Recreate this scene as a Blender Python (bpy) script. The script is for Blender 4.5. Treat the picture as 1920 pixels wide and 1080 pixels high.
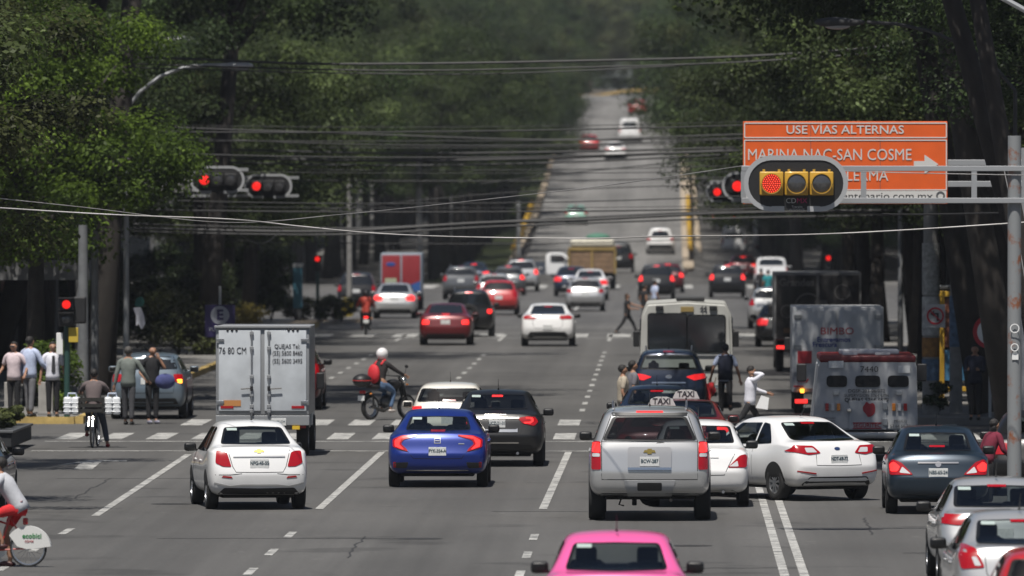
import bpy, bmesh, math, random
import numpy as np
from mathutils import Vector, Matrix, noise
from mathutils.bvhtree import BVHTree
from mathutils.geometry import tessellate_polygon
PI = math.pi; R = math.radians
for o in list(bpy.data.objects): bpy.data.objects.remove(o)
SC = bpy.context.scene; COL = SC.collection
# ---------------------------------------------------------------- camera, sky, sun, exposure
F = 19000.0; HC = 5.56; HZ = 342.0; VX = 1255.0      # focal length in px, eye height, horizon row and vanishing column
cam = bpy.data.cameras.new('camera'); cam.sensor_width = 36; cam.lens = F/1920*36
cam.clip_start = 1; cam.clip_end = 4000
cam.dof.use_dof = True; cam.dof.focus_distance = 176; cam.dof.aperture_fstop = 3.4
camo = bpy.data.objects.new('camera', cam); COL.objects.link(camo)
camo.location = (0, 0, HC); camo.rotation_euler = (PI/2-198/F, 0, 295/F)
SC.camera = camo
W = bpy.data.worlds.new('World'); SC.world = W; W.use_nodes = True
SUNV = Vector((-0.10, -0.40, 0.90)).normalized()
el = math.asin(SUNV.z); az = math.atan2(SUNV.x, SUNV.y)
nt = W.node_tree; bg = nt.nodes['Background']
sky = nt.nodes.new('ShaderNodeTexSky'); sky.sky_type = 'NISHITA'; sky.sun_disc = False
sky.sun_elevation = el; sky.sun_rotation = az; sky.air_density = 1.0; sky.dust_density = 5; sky.altitude = 1500
nt.links.new(sky.outputs[0], bg.inputs[0]); bg.inputs[1].default_value = 0.055
sl = bpy.data.lights.new('sun', 'SUN'); sl.energy = 4.9; sl.angle = R(0.5); sl.color = (1, .955, .89)
so = bpy.data.objects.new('sun', sl); COL.objects.link(so)
so.rotation_euler = SUNV.to_track_quat('Z', 'Y').to_euler(); so.location = (0, 0, 60)
SC.view_settings.view_transform = 'Standard'; SC.view_settings.look = 'None'
SC.view_settings.exposure = 0.16; SC.view_settings.gamma = 1
SC.cycles.use_denoising = True; SC.cycles.max_bounces = 7; SC.cycles.transparent_max_bounces = 12
SC.cycles.diffuse_bounces = 3; SC.cycles.glossy_bounces = 3; SC.cycles.transmission_bounces = 4
SC.cycles.sample_clamp_indirect = 4; SC.cycles.caustics_reflective = False; SC.cycles.caustics_refractive = False
# ---------------------------------------------------------------- helpers
def srgb(r, g, b):
    f = lambda v: (v/255/12.92) if v <= 10 else ((v/255+.055)/1.055)**2.4
    return (f(r), f(g), f(b))
MC = {}
def mat(name, col=(.5, .5, .5), rough=.6, metal=0, coat=0, emit=0, var=0, vscale=8, bump=0, ecol=None, spec=.5, flake=0):
    if name in MC: return MC[name]
    m = bpy.data.materials.new(name); m.use_nodes = True; n = m.node_tree; b = n.nodes['Principled BSDF']
    b.inputs['Base Color'].default_value = (*col, 1); b.inputs['Roughness'].default_value = rough
    b.inputs['Metallic'].default_value = metal; b.inputs['Coat Weight'].default_value = coat
    b.inputs['Coat Roughness'].default_value = .04; b.inputs['Specular IOR Level'].default_value = spec
    if emit:
        b.inputs['Emission Color'].default_value = (*(ecol or col), 1); b.inputs['Emission Strength'].default_value = emit
    if var or bump:
        tc = n.nodes.new('ShaderNodeTexCoord'); nz = n.nodes.new('ShaderNodeTexNoise')
        nz.inputs['Scale'].default_value = vscale; nz.inputs['Detail'].default_value = 6
        n.links.new(tc.outputs['Object'], nz.inputs['Vector'])
        if var:
            mr = n.nodes.new('ShaderNodeMapRange'); mr.inputs[1].default_value = .3; mr.inputs[2].default_value = .7
            mr.inputs[3].default_value = 1-var; mr.inputs[4].default_value = 1+var
            n.links.new(nz.outputs[0], mr.inputs[0])
            vm = n.nodes.new('ShaderNodeVectorMath'); vm.operation = 'SCALE'; vm.inputs[0].default_value = col
            n.links.new(mr.outputs[0], vm.inputs['Scale']); n.links.new(vm.outputs[0], b.inputs['Base Color'])
        if bump:
            bp = n.nodes.new('ShaderNodeBump'); bp.inputs['Strength'].default_value = bump; bp.inputs['Distance'].default_value = .02
            n.links.new(nz.outputs[0], bp.inputs['Height']); n.links.new(bp.outputs[0], b.inputs['Normal'])
    MC[name] = m; return m
def paint(name, rgb, metal=0.0, dirt=.06):
    if name in MC: return MC[name]
    m = mat(name, rgb, .32 if metal else .38, metal, coat=.9 if max(rgb) > .3 else (.5 if max(rgb) > .02 else .22))
    n = m.node_tree; b = n.nodes['Principled BSDF']     # road dust: rougher, greyer film low on the body
    tc = n.nodes.new('ShaderNodeTexCoord'); nz = n.nodes.new('ShaderNodeTexNoise'); nz.inputs['Scale'].default_value = 3.5
    nz.inputs['Detail'].default_value = 8; n.links.new(tc.outputs['Object'], nz.inputs['Vector'])
    sx = n.nodes.new('ShaderNodeSeparateXYZ'); n.links.new(tc.outputs['Object'], sx.inputs[0])
    mr = n.nodes.new('ShaderNodeMapRange'); mr.inputs[1].default_value = .2; mr.inputs[2].default_value = .85
    mr.inputs[3].default_value = .45 if max(rgb) > .3 else .03; mr.inputs[4].default_value = .05 if max(rgb) > .3 else 0; n.links.new(sx.outputs[2], mr.inputs[0])
    mu = n.nodes.new('ShaderNodeMath'); mu.operation = 'MULTIPLY'; n.links.new(mr.outputs[0], mu.inputs[0]); n.links.new(nz.outputs[0], mu.inputs[1])
    mx = n.nodes.new('ShaderNodeMix'); mx.data_type = 'RGBA'; mx.inputs['A'].default_value = (*rgb, 1); mx.inputs['B'].default_value = (.2, .185, .165, 1)
    n.links.new(mu.outputs[0], mx.inputs['Factor']); n.links.new(mx.outputs['Result'], b.inputs['Base Color'])
    rr = n.nodes.new('ShaderNodeMapRange'); rr.inputs[3].default_value = .03; rr.inputs[4].default_value = .25
    n.links.new(mu.outputs[0], rr.inputs[0]); rr.inputs[2].default_value = .3; n.links.new(rr.outputs[0], b.inputs['Coat Roughness'])
    return m
def glassmat(name, tint, refl=1.0, rough=.015, ior=1.55):
    if name in MC: return MC[name]
    m = bpy.data.materials.new(name); m.use_nodes = True; n = m.node_tree; n.nodes.clear()
    out = n.nodes.new('ShaderNodeOutputMaterial'); mx = n.nodes.new('ShaderNodeMixShader'); fr = n.nodes.new('ShaderNodeFresnel'); fr.inputs[0].default_value = ior
    tr = n.nodes.new('ShaderNodeBsdfTransparent'); tr.inputs[0].default_value = (*tint, 1)
    gl = n.nodes.new('ShaderNodeBsdfGlossy'); gl.inputs['Roughness'].default_value = rough
    n.links.new(fr.outputs[0], mx.inputs[0]); n.links.new(tr.outputs[0], mx.inputs[1]); n.links.new(gl.outputs[0], mx.inputs[2])
    n.links.new(mx.outputs[0], out.inputs[0]); MC[name] = m; return m
BLK = mat('black_plastic', (.012, .012, .013), .5); TYR = mat('tyre_rubber', (.014, .014, .014), .85, bump=.2, vscale=30)
UND = mat('underbody', (.008, .008, .008), .9); CHR = mat('chrome', (.80, .78, .74), .18, 1)
DGL = mat('dark_glass', (.012, .014, .016), .04, coat=0, spec=.8); TRIM = mat('window_trim', (.006, .006, .006), .35)
GLS = glassmat('tinted_glass', (.46, .52, .51), ior=1.75); GLD = glassmat('privacy_glass', (.05, .056, .06), ior=1.6)
REDL = mat('red_lens', (.34, .003, .008), .2, coat=.5); REDB = mat('lit_brake_lens', (.6, .01, .01), .2, coat=1, emit=1.5, ecol=(1, .035, .03))
REDM = mat('lit_tail_lens', (.5, .006, .01), .2, coat=1, emit=.55, ecol=(1, .03, .03))
CLR = mat('clear_lens', (.55, .55, .56), .12, coat=1); AMB = mat('amber_lens', (.6, .2, .02), .2, coat=1)
AMBL = mat('lit_amber_lens', (.8, .3, .02), .2, emit=4, ecol=(1, .35, .03)); SEAM = mat('panel_gap', (.004, .004, .004), .7)
PLT = mat('plate_white', (.62, .63, .62), .5, var=.12, vscale=40); PLI = mat('plate_ink', (.02, .05, .07), .6)
INT = mat('interior_fabric', (.035, .034, .034), .85); STL = mat('rim_metal', (.42, .43, .45), .3, .9)
WHT = mat('white_lettering', (.75, .75, .74), .6); INK = mat('black_lettering', (.03, .03, .035), .6)

def lnk(name, me, m=None, parent=None, smooth=False):
    o = bpy.data.objects.new(name, me); COL.objects.link(o)
    if m is not None and not me.materials: me.materials.append(m)
    if smooth: me.shade_smooth()
    if parent: o.parent = parent
    return o
def thing(name, label=None, cat=None, loc=(0, 0, 0), rz=0, group=None):
    o = bpy.data.objects.new(name, None); COL.objects.link(o); o.location = loc; o.rotation_euler = (0, 0, rz)
    return tag(o, label, cat, group)
def tag(o, label=None, cat=None, group=None, kind=None):
    if label: o['label'] = label
    if cat: o['category'] = cat
    if group: o['group'] = group
    if kind: o['kind'] = kind
    return o
class MB:
    """collects shapes and links them as one mesh object"""
    def __init__(s): s.b = bmesh.new()
    def box(s, c, d, bev=0, rot=None, taper=None):
        g = bmesh.ops.create_cube(s.b, size=1); vs = g['verts']
        for v in vs:
            v.co = Vector((v.co.x*d[0], v.co.y*d[1], v.co.z*d[2]))
            if taper and v.co.z > 0: v.co.x *= taper[0]; v.co.y *= taper[1]
        if bev:
            es = list({e for v in vs for e in v.link_edges}); r = bmesh.ops.bevel(s.b, geom=es, offset=bev, segments=3, affect='EDGES', profile=.5)
            vs = list({v for f in r['faces'] for v in f.verts} | {v for v in vs if v.is_valid})
        M = Matrix.Translation(Vector(c))
        if rot is not None: M = M @ (rot if isinstance(rot, Matrix) else Matrix.Rotation(rot, 4, 'Z'))
        bmesh.ops.transform(s.b, matrix=M, verts=vs); return s
    def tube(s, pts, r, n=8, cap=True, r2=None, flat=1.0):
        pts = [Vector(p) for p in pts]; rings = []; L = len(pts)
        for i, p in enumerate(pts):
            t = (pts[min(i+1, L-1)]-pts[max(i-1, 0)]).normalized()
            up = Vector((0, 0, 1)) if abs(t.z) < .95 else Vector((0, 1, 0))
            a = t.cross(up).normalized(); b = a.cross(t).normalized()
            rr = r[i] if isinstance(r, (list, tuple)) else (r if r2 is None else r+(r2-r)*i/(L-1))
            rings.append([s.b.verts.new(p+a*math.cos(2*PI*k/n)*rr+b*math.sin(2*PI*k/n)*rr*flat) for k in range(n)])
        for i in range(L-1):
            for k in range(n): s.b.faces.new((rings[i][k], rings[i][(k+1) % n], rings[i+1][(k+1) % n], rings[i+1][k]))
        if cap: s.b.faces.new(rings[0][::-1]); s.b.faces.new(rings[-1])
        return s
    def lathe(s, prof, c=(0, 0, 0), axis='Z', n=24, ang=2*PI, a0=0):
        """prof: (radius, height) pairs"""
        M = {'Z': Matrix.Identity(3), 'X': Matrix(((0, 0, 1), (0, 1, 0), (-1, 0, 0))), 'Y': Matrix(((1, 0, 0), (0, 0, 1), (0, -1, 0)))}[axis]
        full = abs(ang-2*PI) < 1e-6; m = n if full else n+1; rings = []
        for r_, h_ in prof:
            rings.append([s.b.verts.new(Vector(c)+M @ Vector((r_*math.cos(a0+ang*k/n), r_*math.sin(a0+ang*k/n), h_))) for k in range(m)])
        for i in range(len(rings)-1):
            for k in range(n):
                try: s.b.faces.new((rings[i][k], rings[i][(k+1) % m], rings[i+1][(k+1) % m], rings[i+1][k]))
                except ValueError: pass
        return s
    def ball(s, c, d, seg=14, rot=None):
        g = bmesh.ops.create_uvsphere(s.b, u_segments=seg, v_segments=max(6, seg*2//3), radius=.5)
        M = Matrix.Translation(Vector(c)) @ (rot or Matrix.Identity(4)) @ Matrix.Diagonal((*d, 1))
        bmesh.ops.transform(s.b, matrix=M, verts=g['verts']); return s
    def prism(s, poly, y0, y1, plane='XZ'):
        """outline extruded between two depths"""
        f = {'XZ': lambda p, y: (p[0], y, p[1]), 'YZ': lambda p, y: (y, p[0], p[1]), 'XY': lambda p, y: (p[0], p[1], y)}[plane]
        a = [s.b.verts.new(f(p, y0)) for p in poly]; b = [s.b.verts.new(f(p, y1)) for p in poly]; n = len(poly)
        fs = [s.b.faces.new(a), s.b.faces.new(b[::-1])]
        for i in range(n): fs.append(s.b.faces.new((a[i], b[i], b[(i+1) % n], a[(i+1) % n])))
        bmesh.ops.recalc_face_normals(s.b, faces=fs); return s
    def xf(s, M): bmesh.ops.transform(s.b, matrix=M, verts=s.b.verts); return s
    def put(s, name, m, parent=None, smooth=False, angle=None):
        me = bpy.data.meshes.new(name); bmesh.ops.recalc_face_normals(s.b, faces=s.b.faces); s.b.to_mesh(me); s.b.free()
        o = lnk(name, me, m, parent)
        if smooth or angle:
            me.shade_smooth()
            try: me.set_sharp_from_angle(angle=R(angle or 38))
            except Exception: pass
        return o
_tx = {}
def text_mesh(s, size, bold=0.0, ext=.002, sx=1.0, align='CENTER'):
    if 'M' in s: bold = 0
    k = (s, size, bold, ext, sx, align)
    if k in _tx: return _tx[k]
    cu = bpy.data.curves.new('t', 'FONT'); cu.body = s; cu.size = size; cu.extrude = ext; cu.offset = bold
    cu.align_x = align; cu.align_y = 'CENTER'; cu.resolution_u = 3
    o = bpy.data.objects.new('t', cu); COL.objects.link(o); dg = bpy.context.evaluated_depsgraph_get()
    me = bpy.data.meshes.new_from_object(o.evaluated_get(dg)); bpy.data.objects.remove(o); bpy.data.curves.remove(cu)
    me.transform(Matrix.Diagonal((sx, 1, 1, 1))); _tx[k] = me; return me
def text(s, size, loc, m, parent=None, name='lettering', rot=(PI/2, 0, 0), **kw):
    me = text_mesh(s, size, **kw).copy(); me.materials.clear(); o = lnk(name, me, m, parent); o.location = loc; o.rotation_euler = rot; return o
def px(x, y, g=0.0):
    """ground point seen at a photograph position, for flat ground at height g"""
    s = (y-HZ)/(HC-g); return ((x-VX)/s, F/s)
def at(x, y, d): return Vector(((x-VX)*d/F, d, HC-(y-HZ)*d/F))
# ---------------------------------------------------------------- terrain
PROF = [(-50, 0), (636, 0), (672, .9), (725, 2.6), (812, 7.2), (850, 9.0), (927, 11.6), (1010, 13.6), (1080, 14.8), (1200, 16.5), (1500, 19)]
def gr(y):
    for (a, b), (c, d) in zip(PROF, PROF[1:]):
        if y <= c: return b+(d-b)*max(0, y-a)/(c-a)
    return PROF[-1][1]
LATP = [(-50, 0), (650, 0), (700, .4), (790, 1.6), (850, 3.2), (930, 6.5), (1010, 11), (1080, 14), (1200, 16.5), (1500, 19)]
def gl(y):
    for (a, b), (c, d) in zip(LATP, LATP[1:]):
        if y <= c: return b+(d-b)*max(0, y-a)/(c-a)
    return LATP[-1][1]
def gh(x, y):
    t = 1.0
    if x < -9.3: t = max(0, 1-(-9.3-x)/1.2)
    if x > 1.2: t = max(0, 1-(x-1.2)/1.2)
    return gl(y)+(gr(y)-gl(y))*t
XB = sorted(set([-140, -100, -70, -50, -40, -30, -24, -20, -17, -10.5, -9.3, 1.2, 2.4, 11, 14, 20, 30, 45, 70, 110, -13.9, 7.6]))
YB = sorted(set([-60]+list(range(0, 620, 40))+[636, 650, 672, 700, 725, 760, 790, 812, 830, 850, 890, 927, 970, 1010, 1045, 1080, 1140, 1200, 1350, 1500]))
def sheet(name, x0, x1, y0, y1, dz, m, kind='structure'):
    xs = sorted(set([x0, x1]+[x for x in XB if x0 < x < x1])); ys = sorted(set([y0, y1]+[y for y in YB if y0 < y < y1]))
    b = bmesh.new(); g = [[b.verts.new((x, y, gh(x, y)+dz)) for y in ys] for x in xs]
    for i in range(len(xs)-1):
        for j in range(len(ys)-1): b.faces.new((g[i][j], g[i+1][j], g[i+1][j+1], g[i][j+1]))
    me = bpy.data.meshes.new(name); b.to_mesh(me); b.free(); o = lnk(name, me, m); return tag(o, kind=kind)
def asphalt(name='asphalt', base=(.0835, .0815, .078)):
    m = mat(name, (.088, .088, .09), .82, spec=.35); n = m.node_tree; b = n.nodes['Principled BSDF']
    tc = n.nodes.new('ShaderNodeTexCoord')
    def nz(sc, vec, det=6):
        mp = n.nodes.new('ShaderNodeMapping'); mp.inputs['Scale'].default_value = vec; n.links.new(tc.outputs['Object'], mp.inputs[0])
        q = n.nodes.new('ShaderNodeTexNoise'); q.inputs['Scale'].default_value = sc; q.inputs['Detail'].default_value = det; n.links.new(mp.outputs[0], q.inputs['Vector']); return q
    a = nz(1, (.9, .02, 1)); c = nz(1, (.25, .08, 1)); d = nz(14, (1, 1, 1), 4); e = nz(1, (3.2, .012, 1), 3)
    def rng(q, lo, hi, a0=.3, a1=.7):
        r = n.nodes.new('ShaderNodeMapRange'); r.inputs[1].default_value = a0; r.inputs[2].default_value = a1; r.inputs[3].default_value = lo; r.inputs[4].default_value = hi; n.links.new(q.outputs[0], r.inputs[0]); return r
    def mul(p, q):
        r = n.nodes.new('ShaderNodeMath'); r.operation = 'MULTIPLY'; n.links.new(p.outputs[0], r.inputs[0]); n.links.new(q.outputs[0], r.inputs[1]); return r
    sx = n.nodes.new('ShaderNodeSeparateXYZ'); n.links.new(tc.outputs['Object'], sx.inputs[0])
    def mth(op, p, q):
        r = n.nodes.new('ShaderNodeMath'); r.operation = op; n.links.new(p, r.inputs[0])
        if isinstance(q, float): r.inputs[1].default_value = q
        else: n.links.new(q, r.inputs[1])
        return r
    ln_ = mth('COSINE', mth('MULTIPLY', mth('ADD', sx.outputs[0], 2.12+1.9).outputs[0], 2*PI/3.83).outputs[0], 0.0)      # oily lane centres, paler wheel tracks
    l2 = n.nodes.new('ShaderNodeMapRange'); l2.inputs[1].default_value = -1; l2.inputs[2].default_value = 1; l2.inputs[3].default_value = 1.07; l2.inputs[4].default_value = .90; n.links.new(ln_.outputs[0], l2.inputs[0])
    f_ = nz(1, (.35, .35, 1), 8); fp = rng(f_, .72, 1.0, .34, .40)                    # repaired patches
    g2 = nz(3.0, (1, .5, 1), 10); sp_ = rng(g2, 1.0, 1.4, .66, .74)                  # pale grit
    t0 = mul(mul(l2, fp), sp_)
    t = mul(mul(rng(a, .88, 1.12), rng(c, .85, 1.14)), mul(rng(d, .85, 1.15), rng(e, .93, 1.08)))
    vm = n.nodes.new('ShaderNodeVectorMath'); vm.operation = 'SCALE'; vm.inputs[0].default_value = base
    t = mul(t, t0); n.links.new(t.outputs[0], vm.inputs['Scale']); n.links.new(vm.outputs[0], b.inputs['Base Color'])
    bp = n.nodes.new('ShaderNodeBump'); bp.inputs['Strength'].default_value = .35; bp.inputs['Distance'].default_value = .01
    n.links.new(d.outputs[0], bp.inputs['Height']); n.links.new(bp.outputs[0], b.inputs['Normal']); return m
def marking():
    m = mat('road_paint', (.5, .49, .46), .7); n = m.node_tree; b = n.nodes['Principled BSDF']
    tc = n.nodes.new('ShaderNodeTexCoord'); q = n.nodes.new('ShaderNodeTexNoise'); q.inputs['Scale'].default_value = 2.2; q.inputs['Detail'].default_value = 9; q.inputs['Roughness'].default_value = .75
    n.links.new(tc.outputs['Object'], q.inputs['Vector']); cr = n.nodes.new('ShaderNodeMapRange'); cr.inputs[1].default_value = .40; cr.inputs[2].default_value = .56
    n.links.new(q.outputs[0], cr.inputs[0]); mx = n.nodes.new('ShaderNodeMix'); mx.data_type = 'RGBA'
    mx.inputs['A'].default_value = (.13, .13, .128, 1); mx.inputs['B'].default_value = (.46, .455, .43, 1)
    n.links.new(cr.outputs[0], mx.inputs['Factor']); n.links.new(mx.outputs['Result'], b.inputs['Base Color']); return m
ASP = asphalt(); MRK = marking()
sheet('ground', -140, 110, -60, 1500, -.02, mat('soil', (.09, .075, .055), .95, var=.3, vscale=.6))
sheet('road', -13.9, 7.6, -60, 1080, .0, ASP)
sheet('overpass', -9.38, 1.28, 634, 1080, .012, asphalt('overpass_asphalt', (.15, .147, .142)))  # paler than the road; part of that stands in for distance haze
for y0, y1 in ((209, 233), (402, 545)):
    sheet('cross_street', -60, -13.9, y0, y1, .0, ASP); sheet('cross_street', 7.6, 45, y0, y1, .0, ASP)
sheet('side_street', -24, -13.9, 545, 1000, .0, ASP)
sheet('cross_street', -70, 60, 1080, 1110, .01, ASP)
SWK = mat('pavement_concrete', (.17, .165, .155), .85, var=.18, vscale=1.2, bump=.3); KRB = mat('yellow_kerb_paint', (.42, .30, .10), .8, var=.35, vscale=3)
TAN = mat('tan_kerb', (.34, .28, .21), .85, var=.25, vscale=1.5)
def pave(x0, x1, y0, y1, h=.15, m=SWK, name='pavement'):
    b = MB(); ys = [y0]+[y for y in YB if y0 < y < y1]+[y1]
    for a, c in zip(ys, ys[1:]):
        za, zc = gh((x0+x1)/2, a), gh((x0+x1)/2, c)
        vs = [b.b.verts.new(p) for p in ((x0, a, za-.1), (x1, a, za-.1), (x1, c, zc-.1), (x0, c, zc-.1), (x0, a, za+h), (x1, a, za+h), (x1, c, zc+h), (x0, c, zc+h))]
        for q in ((4, 5, 6, 7), (0, 1, 5, 4), (1, 2, 6, 5), (2, 3, 7, 6), (3, 0, 4, 7)): b.b.faces.new([vs[i] for i in q])
    return tag(b.put(name, m), kind='structure')
def kerb(x0, x1, y0, y1, h=.16, m=KRB): return pave(x0, x1, y0, y1, h, m, 'kerb')
pave(-26, -14.1, -60, 208.8); kerb(-14.1, -13.9, -60, 208.8, .165, SWK)
pave(-26, -13.7, 233.3, 401.5); kerb(-13.7, -13.5, 233.2, 401.7); kerb(-26, -13.7, 233.0, 233.3)
pave(7.3, 20, -60, 209); pave(5.4, 20, 233, 401); kerb(5.2, 5.4, 232.8, 401.2, .16, SWK); kerb(5.4, 20, 232.6, 233, .16, SWK)
pave(-60, -24, 545, 1000); pave(6.6, 20, 545, 1050)
pave(-14.2, -10.6, 560, 1040, .15, mat('grass_strip', (.05, .065, .02), .95, var=.4, vscale=1), 'median'); kerb(-15, -14.2, 775, 1000, .17, TAN)
kerb(-10.5, -9.4, 610, 1050, .17, TAN); kerb(.85, 1.55, 640, 1050, .17, TAN)
kerb(1.8, 2.2, 700, 1050, .17, TAN)
b = MB(); b.prism([(.85, 640), (1.2, 628), (1.55, 640)], 0, .2, 'XY'); tag(b.put('kerb', TAN), kind='structure')
b = MB().prism([(-14.6, 372), (-13.2, 396), (-12.4, 401), (-11.9, 401.4), (-14.6, 402)], 0, .16, 'XY'); tag(b.put('kerb', TAN), kind='structure')
# markings, all in one painted layer
mk = MB(); ZM = .006
def quad(pts, z=ZM):
    mk.b.faces.new([mk.b.verts.new((p[0], p[1], gh(p[0], p[1])+z)) for p in pts])
def lnX(x, y0, y1, w=.13):
    z = .018 if y0 > 630 else ZM; quad([(x-w/2, y0), (x+w/2, y0), (x+w/2, y1), (x-w/2, y1)], z)
def lnP(x0, ya, x1, yb, w=.14):      # line between two seen positions
    a = px(x0, ya); c = px(x1, yb); quad([(a[0]-w/2, a[1]), (a[0]+w/2, a[1]), (c[0]+w/2, c[1]), (c[0]-w/2, c[1])])
lnP(598, 955, 716, 848); lnP(1018, 955, 1066, 848); lnP(178, 968, 352, 853); lnP(145, 1000, 124, 1000)
for x in (-9.6, -5.98, -2.12):
    s0 = {-9.6: 162.5, -5.98: 161, -2.12: 160}[x]; y = s0
    while y > 20: lnX(x, y-2.6, y, .13); y -= 7.55
    if x < -3: y = 241
    else: y = 246
    while y < 330: lnX(x, y, y+2.6); y += 7.6
    lnX(x, 355, 370, .13)
for x in (-4.1, -.8):
    y = 560
    lnX(x, 440, 505, .13)
for x in (-7.3, -3.5):
    pass
lnX(1.63, -40, 208, .13); lnX(1.91, -40, 208, .13)
for y, x0, x1 in ((209.3, -13.2, 7.2), (217.0, -13.4, 7.2)): quad([(x0, y), (x1, y), (x1, y+.42), (x0, y+.42)])
x = -13.3
while x < 6.5:
    quad([(x, 219.0), (x+.47, 219.0), (x+.47, 224.5), (x, 224.5)]) if x > -13.4 else None; x += .98
x = -11.2
while x < 6.5:
    quad([(x, 231.6), (x+.5, 231.6), (x+.5, 237.2), (x, 237.2)]); x += .96
for y, t in ((361.2, .5), (373.2, .4), (388, .5)): quad([(-13.3, y), (5, y), (5, y+t), (-13.3, y+t)])
x = -13.1
while x < 4.9: quad([(x, 364.0), (x+.85, 364.0), (x+.85, 371.5), (x, 371.5)]); x += 1.55
x = -13.4
while x < 4.9: quad([(x, 532), (x+1.0, 532), (x+1.0, 549), (x, 549)]); x += 1.95
quad([(-13.6, 402.3), (-12.2, 402.3), (-12.2, 412), (-13.6, 412)])
rc = random.Random(3); ck = MB(); 
for cx, cy, L_, dirx in ((3.5, 152, 3.0, 1), (-8, 158, 4, 1), (-3, 171, 3, 1), (-11.5, 190, 2.5, 1), (-6, 205, 5, 1), (0, 146, 2, 1), (-4.8, 150, 9, 0), (-10.5, 178, 12, 0), (3.2, 160, 8, 0), (-7.5, 225, 6, 1), (-1, 262, 4, 1), (-5, 290, 6, 1)):
    q_ = [(cx+(L_*i/12 if dirx else rc.uniform(-.05, .05)), cy+(0 if dirx else L_*i/12)+rc.uniform(-.12, .12)) for i in range(13)]
    for a_, c_ in zip(q_, q_[1:]):
        w_ = .03*(1 if not dirx else 3.5); o_ = (0, w_) if dirx else (w_, 0); ck.b.faces.new([ck.b.verts.new((u_[0], u_[1], .003)) for u_ in (a_, c_, (c_[0]+o_[0], c_[1]+o_[1]), (a_[0]+o_[0], a_[1]+o_[1]))])
tag(ck.put('road_crack', mat('tar_seam', (.028, .028, .028), .7)), kind='structure')
for cx, cy in ((-3.9, 158), (-8.6, 175), (.3, 155), (-5, 228)): tag(MB().lathe([(.001, .004), (.33, .004), (.36, .0035)], (cx, cy, 0), 'Z', 24).put('manhole_cover', mat('cast_iron', (.045, .043, .04), .6, .4), smooth=False), kind='structure')
# arrow, left lane
a = [px(*p) for p in ((137, 881), (172, 881), (190, 866), (237, 866), (237, 864), (165, 864), (105, 873), (150, 869))]; quad(a)
tag(mk.put('road_marking', MRK), kind='structure')
b = MB().prism([(px(650, 848)[0], 0)]+[(-1, 0)], 0, 1) if False else None
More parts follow.
